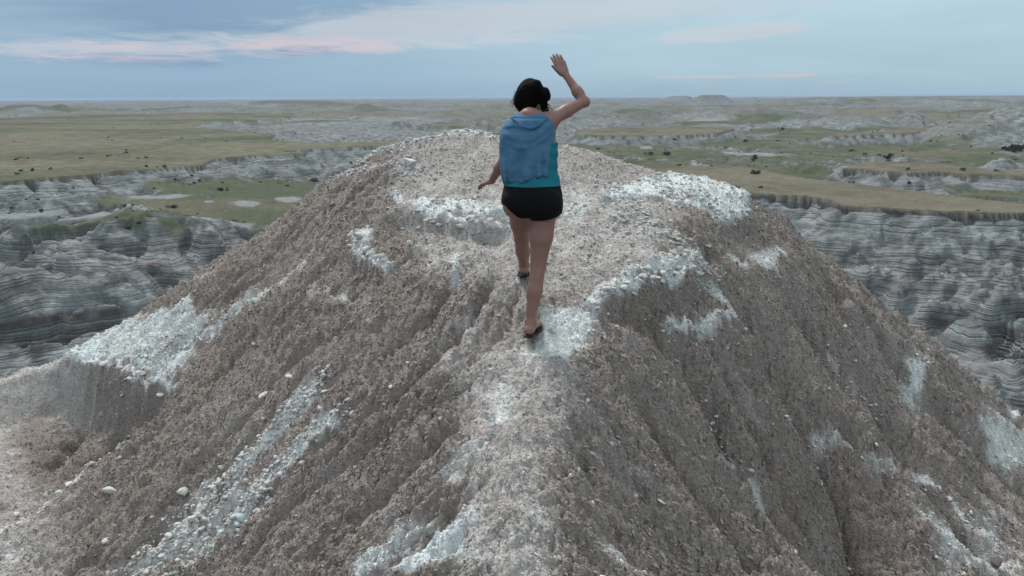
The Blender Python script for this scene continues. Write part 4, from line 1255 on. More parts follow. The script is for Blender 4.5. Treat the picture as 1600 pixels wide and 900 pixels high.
# --- colours of the beds by height
lev = z + 2.6 * fbm(bx / 80, by / 80, 3, 201) + 0.25 * fbm(bx / 8, by / 8, 3, 203)
b1 = perlin(lev * 0.33, lev * 0 + 7.7, 205); b2 = perlin(lev * 1.15, lev * 0 + 2.2, 206); b3 = perlin(lev * 3.1, lev * 0 + 5.1, 207)
g_grey = np.array([0.285, 0.315, 0.310]); g_brown = np.array([0.155, 0.120, 0.104]); g_pale = np.array([0.62, 0.68, 0.67]); g_dark = np.array([0.14, 0.16, 0.157])
cb = np.broadcast_to(g_grey, bx.shape + (3,))
cb = mix3(cb, g_dark, sstep(b2 + 0.5 * b3, 0.05, 0.32) * 0.85)
lowz = sstep(-z, 37, 44)
cb = mix3(cb, g_brown, sstep(b1 + 0.15 * b2 + 0.2 * fbm(bx / 90, by / 90, 2, 208) - 0.15 + 0.20 * lowz, 0.0, 0.18) * 0.9 * lowz)
cb = mix3(cb, g_pale, sstep(-b2 - 0.6 * b3, 0.20, 0.42) * 0.8)
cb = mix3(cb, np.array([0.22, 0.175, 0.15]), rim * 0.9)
fz = fbm(bx / 7, by / 7, 4, 211)
farm = sstep(RB, 500, 1600)
fgreen = sstep(fbm(bx / 160, by / 520, 4, 213), -0.15, 0.35)
cb = mix3(cb, np.array([0.23, 0.23, 0.20]), farm * 0.45)
gg = np.broadcast_to(np.array([0.205, 0.235, 0.145]), bx.shape + (3,))
gg = mix3(gg, np.array([0.31, 0.285, 0.20]), sstep(fbm(bx / 60, by / 60, 4, 215), -0.1, 0.5))
cb = mix3(cb, gg, np.maximum(grass, farm * fgreen * 0.8) * (1 - 0.9 * slopem))
cb = mix3(cb, np.array([0.58, 0.61, 0.60]), np.maximum(pans, pannoise * (1 - grass) * (1 - 0.6 * farm)) * 0.9)
mt = mix3(np.broadcast_to(np.array([0.44, 0.39, 0.285]), bx.shape + (3,)), np.array([0.28, 0.265, 0.19]), sstep(fbm(bx / 55, by / 55, 5, 217) + 0.3 * fbm(bx / 9, by / 9, 3, 219), -0.25, 0.5))
pt = mix3(np.broadcast_to(np.array([0.41, 0.385, 0.265]), bx.shape + (3,)), np.array([0.205, 0.235, 0.15]), sstep(fbm(bx / 190, by / 120, 5, 221) + 0.2 * fz, -0.25, 0.45))
pt = mix3(pt, np.array([0.30, 0.255, 0.185]), sstep(fbm(bx / 130, by / 70, 4, 223), 0.1, 0.5) * 0.6)
cb = mix3(cb, pt * (1 - kind1[..., None]) + mt * kind1[..., None], topmask)
cb = mix3(cb, mt, mesatop * 0.7 * (1 - topmask))
bedm = (1 - np.maximum(grass, farm * fgreen * 0.8) * (1 - 0.9 * slopem)) * (1 - np.maximum(pans, pannoise * (1 - grass) * (1 - 0.6 * farm)) * 0.9) * (1 - topmask) * (1 - mesatop * 0.7) * (1 - 0.8 * rim)
cb = mix3(cb, np.array([0.10, 0.085, 0.075]), rim * 0.8)  # dark rim soil, with the shade of the overhang painted into the colour
mot2 = fbm(AB * 60, LRB * 34, 5, 231) * sstep(RB, 260, 420)
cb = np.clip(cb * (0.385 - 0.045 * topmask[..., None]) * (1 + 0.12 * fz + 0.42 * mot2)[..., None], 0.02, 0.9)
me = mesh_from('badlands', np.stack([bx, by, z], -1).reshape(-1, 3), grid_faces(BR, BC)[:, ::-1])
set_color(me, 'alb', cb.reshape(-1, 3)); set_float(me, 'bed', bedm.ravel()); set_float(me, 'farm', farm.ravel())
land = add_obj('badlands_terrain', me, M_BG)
tag(land, 'grey banded badlands, grassy tables and the wide prairie out to the horizon', kind='structure')
print('land', bx.size, time.time() - T0)


def land_z(x, y):
    r = math.hypot(x, y); a = math.atan2(x, y)
    i = min(max(np.searchsorted(rb, r) - 1, 0), BR - 2); j = min(max(np.searchsorted(ab, a) - 1, 0), BC - 2)
    return float(min(z[i, j], z[i + 1, j], z[i, j + 1]))


def land_hit(px, py):
    d = ray(float(px), float(py))
    dxy = math.hypot(d[0], d[1])
    a = math.atan2(d[0], d[1]); j = min(max(np.searchsorted(ab, a) - 1, 0), BC - 2)
    for i in range(45, BR):
        zr = CAM[2] + d[2] * rb[i] / dxy
        if zr < z[i, j]: return d[0] * rb[i] / dxy, d[1] * rb[i] / dxy
    return d[0] * 400 / dxy, d[1] * 400 / dxy


# ------------------------------------------------------------------ junipers and shrubs
M_LEAF = mat_simple('juniper_foliage', (0.045, 0.065, 0.035), 0.8, 0.2, 1.2, 0.8)
M_BARK = mat_simple('juniper_bark', (0.10, 0.08, 0.065), 0.9, 0.1)


def crown_mesh(w, h, base, n, seed, leaf):
    r = np.random.default_rng(seed)
    nl = 9
    lob = np.stack([r.normal(0, 0.27, nl) * w, r.normal(0, 0.27, nl) * w, base + h * r.uniform(0.15, 0.85, nl)], -1)
    lr = r.uniform(0.18, 0.34, nl) * w * (1.15 - 0.5 * (lob[:, 2] - base) / h)
    k_ = r.integers(0, nl, n)
    d = r.normal(size=(n, 3)); d /= np.linalg.norm(d, axis=1)[:, None]
    c_ = lob[k_] + d * (lr[k_] * r.uniform(0.45, 1.0, n) ** 0.5)[:, None] * (1, 1, 1.15)
    t1 = r.normal(size=(n, 3)); t1 /= np.linalg.norm(t1, axis=1)[:, None]
    t2 = np.cross(t1, r.normal(size=(n, 3))); t2 /= np.linalg.norm(t2, axis=1)[:, None]
    s_ = leaf * r.uniform(0.6, 1.4, n)[:, None]
    v = np.stack([c_ - t1 * s_, c_ + t2 * s_ * 0.7, c_ + t1 * s_, c_ - t2 * s_ * 0.7], 1).reshape(-1, 3)
    return mesh_from('crown', v, np.arange(n * 4).reshape(n, 4))


def trunk_mesh(w, h, seed):
    r = np.random.default_rng(seed)
    V, Fc = [], []
    def limb(p0, p1, r0, r1):
        k0 = len(V)
        ax = np.array(p1) - np.array(p0); ax /= np.linalg.norm(ax)
        s1 = np.cross(ax, (0.3, 0.9, 0.1)); s1 /= np.linalg.norm(s1); s2 = np.cross(ax, s1)
        for p, rad in ((p0, r0), ((np.array(p0) + p1) / 2 + r.normal(0, r0 * .6, 3), (r0 + r1) / 2), (p1, r1)):
            for q in range(6):
                a = q * math.pi / 3; V.append(np.array(p) + rad * (s1 * math.cos(a) + s2 * math.sin(a)))
        for lvl in range(2):
            for q in range(6):
                a = k0 + lvl * 6 + q; b_ = k0 + lvl * 6 + (q + 1) % 6
                Fc.append((a, b_, b_ + 6, a + 6))
    limb((0, 0, -0.3), (0.05 * w, 0, 0.55 * h), 0.05 * w, 0.025 * w)
    for q in range(5):
        a = r.uniform(0, 6.28); limb((0, 0, h * r.uniform(.12, .35)), (math.cos(a) * w * .3, math.sin(a) * w * .3, h * r.uniform(.45, .8)), 0.025 * w, 0.01 * w)
    return mesh_from('trunk', np.array(V), np.array(Fc))


def tree(px, py, wpx, hpx, label, seed, name='juniper_tree', cat='tree', group=None):
    x, y = land_hit(px, py)
    zz_ = land_z(x, y); d = math.hypot(x, y)
    w, h = wpx / F * d, hpx / F * d
    e = bpy.data.objects.new(name, None); COL.objects.link(e); e.location = (x, y, zz_)
    tag(e, label, cat, group)
    big = cat == 'tree'
    add_obj('trunk', trunk_mesh(w, h, seed), M_BARK, e)
    add_obj('crown', crown_mesh(w, h * 0.9, h * (0.12 if big else 0.02), 900 if big else 420, seed, w * 0.06), M_LEAF, e, smooth=False)


tree(1179, 252, 9, 12, 'dark round juniper standing alone in the green flat right of the summit', 1)
tree(1387, 252, 9, 9, 'dark juniper on the edge of the second grassy table', 2)
tree(965, 253, 7, 7, 'small dark juniper just right of the butte skyline behind the walker', 3)
tree(1578, 233, 13, 9, 'left tree of the dark juniper clump at the right edge of the picture', 4, group='juniper clump at the right edge')
tree(1590, 234, 13, 10, 'middle tree of the dark juniper clump at the right edge of the picture', 5, group='juniper clump at the right edge')
tree(1602, 233, 13, 9, 'rightmost tree of the dark juniper clump at the right edge of the picture', 6, group='juniper clump at the right edge')
shr = [(1180, 272, 14, 4, 'low dark shrub lying across the near right grassy table'), (1331, 237, 6, 3, 'dark shrub on the green flat beyond the second table'),
       (1352, 242, 5, 3, 'tiny shrub between the green flat and the second table'), (1505, 267, 7, 4, 'dark shrub at the back of the second table'),
       (1195, 235, 5, 3, 'small shrub above the lone round juniper'), (934, 234, 6, 3, 'tiny shrub near the foot of the distant grey slope right of the walker'),
       (1015, 243, 9, 5, 'green bush left of the eroded grey mound'), (1040, 243, 12, 4, 'low green bush beside the eroded grey mound'),
       (33, 268, 5, 3, 'leftmost tiny shrub on the left prairie'), (52, 267, 6, 3, 'second tiny shrub on the left prairie'), (78, 265, 4, 3, 'third tiny shrub on the left prairie'),
       (1222, 203, 6, 3, 'dark dot of a shrub on the far right plain'), (1215, 201, 5, 3, 'shrub beside the dark dot on the far right plain'),
       (270, 325, 12, 3, 'dark brush patch at the foot of the left wash'), (345, 297, 12, 3, 'dark brush along the middle of the left wash'), (490, 283, 12, 4, 'dark bush at the top of the left wash by the butte'),
       (1165, 222, 8, 3, 'dark shrub patch on the middle right plain'), (1062, 259, 6, 2.5, 'tiny shrub at the near table\'s back edge')]
for i, (px, py, w, h, lab) in enumerate(shr):
    tree(px, py, w, h, lab, 20 + i, 'shrub', 'shrub', 'shrubs dotted over the plain')
print('trees', time.time() - T0)

# sagebrush dotting the far ground, far too many to count
nb = 60000
bi = rng.integers(60, BR - 2, nb); bj = rng.integers(1, BC - 2, nb)
rb_ = RB[bi, bj]
dens_ = sstep(fbm(bx / 38, by / 38, 3, 241)[bi, bj], 0.0, 0.5) * np.clip(grass[bi, bj] + 0.5 * (1 - topmask[bi, bj]) + 0.12, 0, 1) * sstep(rb_, 230, 330) * sstep(-rb_, -1900, -900)
ok = rng.random(nb) < dens_ * 0.34
bi, bj, rb_ = bi[ok], bj[ok], rb_[ok]
bs = rng.uniform(0.35, 1.1, len(bi)) * (0.8 + rb_ / 1400)
me = rocks_mesh('sagebrush', np.stack([bx[bi, bj], by[bi, bj], z[bi, bj] + bs * .2], -1), bs, 15)
sg = add_obj('sagebrush', me, M_LEAF, smooth=False)
tag(sg, 'low dark sagebrush and grass tufts dotting the valley floor and tables', 'sagebrush', kind='stuff')
print('sage', len(bi))

# ------------------------------------------------------------------ haze
def build_haze():
    R_, zb, ztp = 42000.0, -72.0, 16.0
    v = [(sx_ * R_, sy_ * R_, zz_) for zz_ in (zb, ztp) for sx_, sy_ in ((-1, -1), (1, -1), (1, 1), (-1, 1))]
    f = [(3, 2, 1, 0), (4, 5, 6, 7), (0, 1, 5, 4), (1, 2, 6, 5), (2, 3, 7, 6), (3, 0, 4, 7)]
    m = bpy.data.materials.new('haze_air'); m.use_nodes = True
    t = m.node_tree; t.nodes.clear(); b = NB(t)
    pv = b.n('ShaderNodeVolumePrincipled', {'Color': (0.60, 0.74, 0.92, 1), 'Density': 4.5e-5, 'Anisotropy': 0.0})
    o_ = b.n('ShaderNodeOutputMaterial'); t.links.new(pv.outputs[0], o_.inputs['Volume'])
    hz = add_obj('haze', mesh_from('haze', np.array(v), np.array(f)), m, smooth=False)
    tag(hz, 'pale blue evening haze lying over the far plain', 'haze', kind='stuff')


build_haze()


# ================================================================== THE WALKER
def smin(a, c, k):
    h = np.clip(0.5 + 0.5 * (c - a) / k, 0, 1)
    return c + (a - c) * h - k * h * (1 - h)


class SDF:
    """a small signed-distance sculpting grid, polygonised with surface nets"""
    def __init__(s, lo, hi, vox):
        s.lo = np.array(lo, float); s.v = vox
        s.n = np.ceil((np.array(hi) - s.lo) / vox).astype(int) + 1
        s.f = np.full(s.n, 0.2, np.float32)
    def box(s, lo, hi):
        i0 = np.clip(np.floor((np.array(lo) - s.lo) / s.v).astype(int), 0, s.n - 1)
        i1 = np.clip(np.ceil((np.array(hi) - s.lo) / s.v).astype(int) + 1, 1, s.n)
        sl = tuple(slice(a, c) for a, c in zip(i0, i1))
        ax = [(s.lo[k] + s.v * np.arange(i0[k], i1[k])).astype(np.float32) for k in range(3)]
        return sl, ax[0][:, None, None], ax[1][None, :, None], ax[2][None, None, :]
    def merge(s, sl, d, k, sub=False):
        if sub: s.f[sl] = -smin(-s.f[sl], d, k)
        else: s.f[sl] = smin(s.f[sl], d, k)
    def cone(s, a, c, ra, rc, k=0.01, flat=None, sub=False):
        """tapered capsule; flat=(normal, factor) squashes it along a direction"""
        a = np.array(a, float); c = np.array(c, float); R_ = max(ra, rc) * 1.3 + 0.05
        sl, x, y, z = s.box(np.minimum(a, c) - R_, np.maximum(a, c) + R_)
        d = c - a; L2 = max(float(d @ d), 1e-9)
        px, py, pz = x - a[0], y - a[1], z - a[2]
        t = np.clip((px * d[0] + py * d[1] + pz * d[2]) / L2, 0, 1)
        qx, qy, qz = px - t * d[0], py - t * d[1], pz - t * d[2]
        r = ra + (rc - ra) * t
        if flat is not None:
            n = np.array(flat[0], float); n /= np.linalg.norm(n)
            dn = qx * n[0] + qy * n[1] + qz * n[2]
            e = dn * (1 / flat[1] - 1)
            qx, qy, qz = qx + e * n[0], qy + e * n[1], qz + e * n[2]
        s.merge(sl, np.sqrt(qx * qx + qy * qy + qz * qz) - r, k, sub)
    def ell(s, c, rad, k=0.01, rot=None, sub=False):
        c = np.array(c, float); rad = np.array(rad, float); R_ = rad.max() * 1.15 + 0.05
        sl, x, y, z = s.box(c - R_, c + R_)
        p = [x - c[0], y - c[1], z - c[2]]
        if rot is not None: p = [sum(rot[j][i] * p[j] for j in range(3)) for i in range(3)]
        k0 = np.sqrt((p[0] / rad[0]) ** 2 + (p[1] / rad[1]) ** 2 + (p[2] / rad[2]) ** 2)
        k1 = np.sqrt((p[0] / rad[0] ** 2) ** 2 + (p[1] / rad[1] ** 2) ** 2 + (p[2] / rad[2] ** 2) ** 2) + 1e-6
        s.merge(sl, k0 * (k0 - 1) / k1, k, sub)
    def loft(s, prof, k=0.03):
        """rows (z, cx, cy, half width, half depth)"""
        p = np.array(prof, float); p = p[np.argsort(p[:, 0])]
        lo = (p[:, 1] - p[:, 3]).min() - .06, (p[:, 2] - p[:, 4]).min() - .06, p[0, 0] - .06
        hi = (p[:, 1] + p[:, 3]).max() + .06, (p[:, 2] + p[:, 4]).max() + .06, p[-1, 0] + .06
        sl, x, y, z = s.box(lo, hi)
        zz = z[0, 0]; cx, cy, a, b_ = (np.interp(zz, p[:, 0], p[:, i])[None, None] for i in (1, 2, 3, 4))
        q = np.sqrt(((x - cx) / a) ** 2 + ((y - cy) / b_) ** 2)
        d = (q - 1) * np.minimum(a, b_) * 0.95
        cap = np.maximum(p[0, 0] - z, z - p[-1, 0])
        s.merge(sl, np.maximum(d, cap), k)
    def mesh(s, name, lo_z=None, hi_z=None):
        f = s.f
        ins = f < 0
        nx, ny, nz = f.shape
        cnt = np.zeros((nx - 1, ny - 1, nz - 1), np.uint8)
        for i in (0, 1):
            for j in (0, 1):
                for k in (0, 1): cnt += ins[i:nx - 1 + i, j:ny - 1 + j, k:nz - 1 + k]
        act = (cnt > 0) & (cnt < 8)
        I = np.argwhere(act)
        idm = np.full(act.shape, -1, np.int32); idm[act] = np.arange(len(I))
        acc = np.zeros((len(I), 3)); num = np.zeros(len(I))
        corners = [(i, j, k) for i in (0, 1) for j in (0, 1) for k in (0, 1)]
        for c0 in corners:
            for ax in range(3):
                if c0[ax]: continue
                c1 = list(c0); c1[ax] = 1
                f0 = f[I[:, 0] + c0[0], I[:, 1] + c0[1], I[:, 2] + c0[2]]; f1_ = f[I[:, 0] + c1[0], I[:, 1] + c1[1], I[:, 2] + c1[2]]
                m = (f0 < 0) != (f1_ < 0)
                t = np.where(m, f0 / np.where(m, f0 - f1_, 1), 0)
                pt_ = np.array(c0, float)[None].repeat(len(I), 0); pt_[:, ax] += t
                acc += pt_ * m[:, None]; num += m
        V = s.lo + s.v * (I + acc / num[:, None])
        faces = []
        for ax in range(3):
            a1, a2 = (ax + 1) % 3, (ax + 2) % 3
            sl0 = [slice(1, n - 1) for n in f.shape]; sl0[ax] = slice(0, f.shape[ax] - 1)
            sl1 = list(sl0); sl1[ax] = slice(1, f.shape[ax])
            A, B_ = ins[tuple(sl0)], ins[tuple(sl1)]
            E = np.argwhere(A != B_)
            flip = A[E[:, 0], E[:, 1], E[:, 2]]
            off = np.array([1, 1, 1]); off[ax] = 0
            E = E + off
            def cell(d1, d2):
                q = E.copy(); q[:, a1] += d1; q[:, a2] += d2
                return idm[q[:, 0], q[:, 1], q[:, 2]]
            q = np.stack([cell(-1, -1), cell(0, -1), cell(0, 0), cell(-1, 0)], -1)
            q = np.where(flip[:, None], q, q[:, ::-1])
            faces.append(q)
        fc_ = np.concatenate(faces); fc_ = fc_[(fc_ >= 0).all(1)]
        # light smoothing to take the voxel steps off
        for it in range(2):
            acc = np.zeros_like(V); n_ = np.zeros(len(V))
            for a in range(4):
                i0, i1 = fc_[:, a], fc_[:, (a + 1) % 4]
                for d in range(3): acc[:, d] += np.bincount(i0, V[i1, d], len(V)) + np.bincount(i1, V[i0, d], len(V))
                n_ += np.bincount(i0, minlength=len(V)) + np.bincount(i1, minlength=len(V))
            V = V * 0.5 + 0.5 * acc / np.maximum(n_, 1)[:, None]
        return mesh_from(name, V, fc_)


def unit(v): v = np.array(v, float); return v / np.linalg.norm(v)


J = dict(
    hipR=P(851, 318, 4.60), kneeR=P(841, 415, 4.56), ankR=P(828.5, 503, 4.50), heelR=P(827, 517, 4.47), toeR=P(841, 503, 4.67),
    hipL=P(814, 318, 4.64), kneeL=P(815, 372, 4.90), ankL=P(819, 415, 5.06), heelL=P(819, 424, 5.04), toeL=P(817, 423, 5.26),
    pel=P(832, 305, 4.62), waist=P(832, 262, 4.64), chest=P(827, 222, 4.69), neck=P(826, 182, 4.74), head=P(828, 152, 4.82),
    shR=P(860, 187, 4.70), elR=P(913, 159, 4.84), wrR=P(884, 117, 4.94), shL=P(800, 199, 4.72), elL=P(787, 252, 4.70), wrL=P(768, 283, 4.86))


def torso_profile(grow=0.0):
    rows = []
    for (py, xl, xr, Y, hd) in [(336, 790, 876, 4.62, .115), (322, 787, 878, 4.60, .135), (305, 786, 877, 4.605, .135), (290, 789, 874, 4.62, .120), (272, 796, 869, 4.635, .100), (255, 797, 868, 4.645, .095),
                                (238, 794, 869, 4.66, .102), (220, 792, 869, 4.675, .110), (205, 793, 867, 4.69, .108), (193, 802, 862, 4.70, .090), (185, 806, 851, 4.715, .07), (181, 815, 840, 4.725, .055)]:
        a_, c_ = P(xl, py, Y), P(xr, py, Y)
        rows.append(((a_[2] + c_[2]) / 2, (a_[0] + c_[0]) / 2, Y, (c_[0] - a_[0]) / 2 + grow, hd + grow))
    return rows


def legs(S, g=0.0, only_thigh=False):
    def leg(h, k_, a, sc):
        S.cone(h, h + (k_ - h) * .55, .086 * sc + g, .073 * sc + g, .03)
        S.cone(h + (k_ - h) * .5, k_, .073 * sc + g, .050 * sc + g, .02)
        if only_thigh: return
        S.cone(k_, k_ + (a - k_) * .5, .046 * sc, .044 * sc, .02)
        S.cone(k_ + (a - k_) * .4, a, .043 * sc, .029 * sc, .02)
        ax = unit(a - k_)
        c = k_ + (a - k_) * .30 + np.array((0, -.016, 0)); S.cone(c - ax * .06, c + ax * .05, .036 * sc, .037 * sc, .03); S.cone(c + ax * .05, c + ax * .20 + np.array((0, .012, 0)), .036 * sc, .022 * sc, .03)
        S.ell(a + np.array((.026, 0, .006)), (.012,) * 3, .012); S.ell(a + np.array((-.026, 0, .008)), (.012,) * 3, .012)
        S.cone(k_ + np.array((0, .030, .0)), k_ + np.array((0, .032, -.04)), .026 * sc, .022 * sc, .02)
    leg(J['hipR'], J['kneeR'], J['ankR'], 1.0); leg(J['hipL'], J['kneeL'], J['ankL'], 1.0)


def foot(S, ank, heel, toe, side):
    d = unit(toe - heel); w = unit(np.cross(d, (0, 0, 1))); n = np.cross(w, d)
    S.cone(ank, heel + n * .012, .028, .026, .02)
    S.cone(heel, heel + d * .03, .027, .026, .02)
    mid = heel + d * .10; ball = heel + d * .165
    S.cone(heel + n * .004, ball, .024, .030, .02, flat=(n, .75))
    S.cone(ank + d * .02, mid + n * .012, .030, .024, .03)
    S.cone(ball - w * .020, ball + w * .022, .019, .017, .02, flat=(n, .8))
    for i, (o, L, r) in enumerate([(-.030, .055, .0125), (-.012, .054, .009), (.003, .048, .0085), (.017, .041, .008), (.030, .032, .0075)]):
        b_ = ball + w * (o * side * .95) + d * .005 - n * .006
        S.cone(b_, b_ + d * L - n * .003, r, r * .9, .004)


def arm(S, sh, el_, wr, r0=.040):
    S.cone(sh, sh + (el_ - sh) * .5, r0 + .006, r0 - .001, .03)
    S.cone(sh + (el_ - sh) * .45, el_, r0 - .001, .031, .02)
    ax = unit(wr - el_)
    S.cone(el_, el_ + ax * .085, .031, .034, .02)
    S.cone(el_ + ax * .07, wr, .033, .021, .02, flat=(np.array((0, 1.0, 0.2)), .92))
    S.ell(el_ - unit((wr + sh) / 2 - el_) * .012, (.022,) * 3, .02)


def hand(S, wr, d, side, nrm, curl, spread, thumb_dir):
    """wr wrist, d direction to the fingers, side towards the thumb, nrm the back of the hand"""
    d = unit(d); side = unit(side - d * (side @ d)); nrm = unit(np.cross(d, side) * np.sign(np.cross(d, side) @ nrm))
    S.cone(wr - d * .01, wr + d * .02, .021, .022, .012, flat=(nrm, .8))
    palm_end = wr + d * .088
    for o in (-.028, -.010, .010, .027):
        S.cone(wr + d * .022 + side * o * .55, palm_end + side * o - d * (.006 if o < -.02 else 0), .015, .0125, .012, flat=(nrm, .85))
    S.cone(wr + d * .02 + side * .022, wr + d * .055 + side * .030, .017, .014, .012)
    for i, (o, L, r) in enumerate([(.029, .068, .0088), (.010, .077, .0092), (-.010, .072, .0088), (-.028, .056, .0078)]):
        b_ = palm_end + side * o
        dd = unit(d + side * spread * o / .03 * .5)
        seg = [.45, .30, .25]; c = 0.0; p = b_
        for q, fr in enumerate(seg):
            c += curl * (0.5 + .28 * q + .07 * i)
            v = unit(dd * math.cos(c) - nrm * math.sin(c))
            p2 = p + v * L * fr
            S.cone(p, p2, r * (1 - .07 * q), r * (.94 - .08 * q), .0035)
            p = p2
    t0 = wr + d * .030 + side * .030
    td = unit(thumb_dir)
    t1 = t0 + td * .036; t2 = t1 + unit(td + d * .15) * .030
    S.cone(t0, t1, .0125, .0105, .008); S.cone(t1, t2, .0103, .0085, .004)


VX = 0.005
S = SDF((-0.42, 4.36, -0.06), (0.62, 5.42, 1.86), VX)
S.loft(torso_profile())
S.ell(P(808, 318, 4.55), (.082, .075, .080), .04); S.ell(P(853, 318, 4.53), (.082, .075, .080), .04)
legs(S)
foot(S, J['ankR'], J['heelR'], J['toeR'], 1); foot(S, J['ankL'], J['heelL'], J['toeL'], -1)
# shoulders, shoulder blades and neck
S.cone(J['shL'] + (0.03, 0, 0), J['chest'] + (0, .0, .15), .045, .055, .04); S.cone(J['shR'] + (-.03, 0, -.01), J['chest'] + (0, 0, .15), .045, .055, .04)
S.ell(P(848, 205, 4.63), (.045, .02, .06), .03); S.ell(P(808, 207, 4.63), (.045, .02, .06), .03)
S.cone(J['chest'] + (0, 0.01, .10), J['head'] + (0, 0.0, -.05), .050, .046, .03)
S.ell(J['chest'] + (-.06, .10, .01), (.055, .045, .055), .04); S.ell(J['chest'] + (.06, .10, .01), (.055, .045, .055), .04)
arm(S, J['shR'], J['elR'], J['wrR']); arm(S, J['shL'], J['elL'], J['wrL'])
S.cone(J['shR'] + (0, 0, -.01), J['chest'] + (.09, 0, .03), .040, .03, .05)
# head: skull, face turned a little down and to the left of the path
hd = J['head']; yaw = math.radians(8); fwd_h = unit((-math.sin(yaw), math.cos(yaw), -.22)); rt_h = unit(np.cross(fwd_h, (0, 0, 1))); up_h = np.cross(rt_h, fwd_h)
def hp(r_, f_, u_): return hd + rt_h * r_ + fwd_h * f_ + up_h * u_
Rm = np.stack([rt_h, fwd_h, up_h], 1)
S.ell(hp(0, -.004, .022), (.072, .092, .082), .02, Rm)
S.ell(hp(0, .035, -.030), (.055, .058, .070), .03, Rm)
S.cone(hp(-.03, .03, -.072), hp(.03, .03, -.072), .026, .026, .03); S.ell(hp(0, .075, -.085), (.02, .016, .016), .015, Rm)
S.cone(hp(0, .088, .005), hp(0, .108, -.028), .008, .0125, .012); S.ell(hp(-.011, .096, -.032), (.009,) * 3, .006); S.ell(hp(.011, .096, -.032), (.009,) * 3, .006)
for q in (-1, 1):
    S.ell(hp(.030 * q, .092, .004), (.017, .014, .011), .008, Rm, sub=True)
    S.cone(hp(.014 * q, .086, .022), hp(.045 * q, .074, .022), .007, .006, .01)
    S.ell(hp(.075 * q, -.002, -.012), (.010, .018, .030), .006, Rm); S.ell(hp(.083 * q, .003, -.010), (.006, .009, .018), .004, Rm, sub=True)
    S.ell(hp(.038 * q, .066, -.035), (.022, .02, .02), .02, Rm)
S.cone(hp(-.018, .090, -.054), hp(.018, .090, -.054), .0065, .0065, .006); S.cone(hp(-.014, .088, -.063), hp(.014, .088, -.063), .0075, .0075, .006)
S.cone(hp(-.022, .098, -.0585), hp(.022, .098, -.0585), .0028, .0028, .003, sub=True)
# right hand raised, palm away, thumb out to the left
hd_r = P(869, 88, 4.98) - J['wrR']
hand(S, J['wrR'], hd_r, np.array((-1., 0, -.1)), np.array((0, -1., .1)), .16, .06, P(859, 99, 4.93) - P(874, 113, 4.95))
# left hand swung forward and out, palm down
hd_l = P(748, 289, 4.98) - J['wrL']
hand(S, J['wrL'], hd_l, np.array((.35, .9, .1)), np.array((0, -.3, 1.)), .30, .05, np.array((-.5, .75, .0)))

person = bpy.data.objects.new('person', None); COL.objects.link(person)
person.location = (float(J['heelR'][0]), float(J['heelR'][1]), float(J['heelR'][2]) - .03)
tag(person, 'woman in blue sleeveless shirt and black shorts walking away up the butte, right arm raised', 'person')
POFF = np.array(person.location)


def padd(name, me, mat, parent=person, smooth=True, **kw):
    o = add_obj(name, me, mat, parent, smooth)
    me.transform(Matrix.Translation(-Vector(POFF)))
    for k_, v_ in kw.items(): o[k_] = v_
    return o


def mat_skin():
    m, b = new_mat('skin')
    pos = b.n('ShaderNodeTexCoord').outputs['Object']
    n = b.n('ShaderNodeTexNoise', {'Vector': pos, 'Scale': 9.0, 'Detail': 3.0}).outputs[0]
    c = b.mix(n, (0.225, 0.117, 0.092, 1), (0.315, 0.171, 0.137, 1))
    fine = b.n('ShaderNodeTexNoise', {'Vector': pos, 'Scale': 260.0, 'Detail': 2.0}).outputs[0]
    bump = b.n('ShaderNodeBump', {'Strength': 0.15, 'Distance': 0.002, 'Height': fine}).outputs[0]
    p = finish(m, b, c, 0.5, bump, 0.35)
    pr = [q for q in m.node_tree.nodes if q.type == 'BSDF_PRINCIPLED'][0]
    pr.inputs['Subsurface Weight'].default_value = 0.12; pr.inputs['Subsurface Radius'].default_value = (0.012, 0.005, 0.003); pr.inputs['Subsurface Scale'].default_value = 0.6
    return m


def mat_cloth(name, c0, c1, sc=900.0, rough=0.9):
    m, b = new_mat(name)
    pos = b.n('ShaderNodeTexCoord').outputs['Object']
    n = b.n('ShaderNodeTexNoise', {'Vector': pos, 'Scale': 30.0, 'Detail': 5.0, 'Roughness': 0.6}).outputs[0]
    w = b.n('ShaderNodeTexNoise', {'Vector': pos, 'Scale': sc, 'Detail': 1.0}).outputs[0]
    c = b.mix(n, (*c0, 1), (*c1, 1))
    bump = b.n('ShaderNodeBump', {'Strength': 0.3, 'Distance': 0.001, 'Height': w}).outputs[0]
    return finish(m, b, c, rough, bump, 0.2, **{'Sheen Weight': 0.0})


M_SKIN = mat_skin()
padd('body', S.mesh('body'), M_SKIN)
for q in (-1, 1):
    e = SDF(hp(.030 * q, .080, .004) - .03, hp(.030 * q, .080, .004) + .03, .003); e.ell(hp(.030 * q, .078, .004), (.0115,) * 3)
    padd('eye', e.mesh('eye'), mat_simple('eye_white', (.6, .58, .55), .3, .5) if q < 0 else bpy.data.materials['eye_white'])
print('body', time.time() - T0)

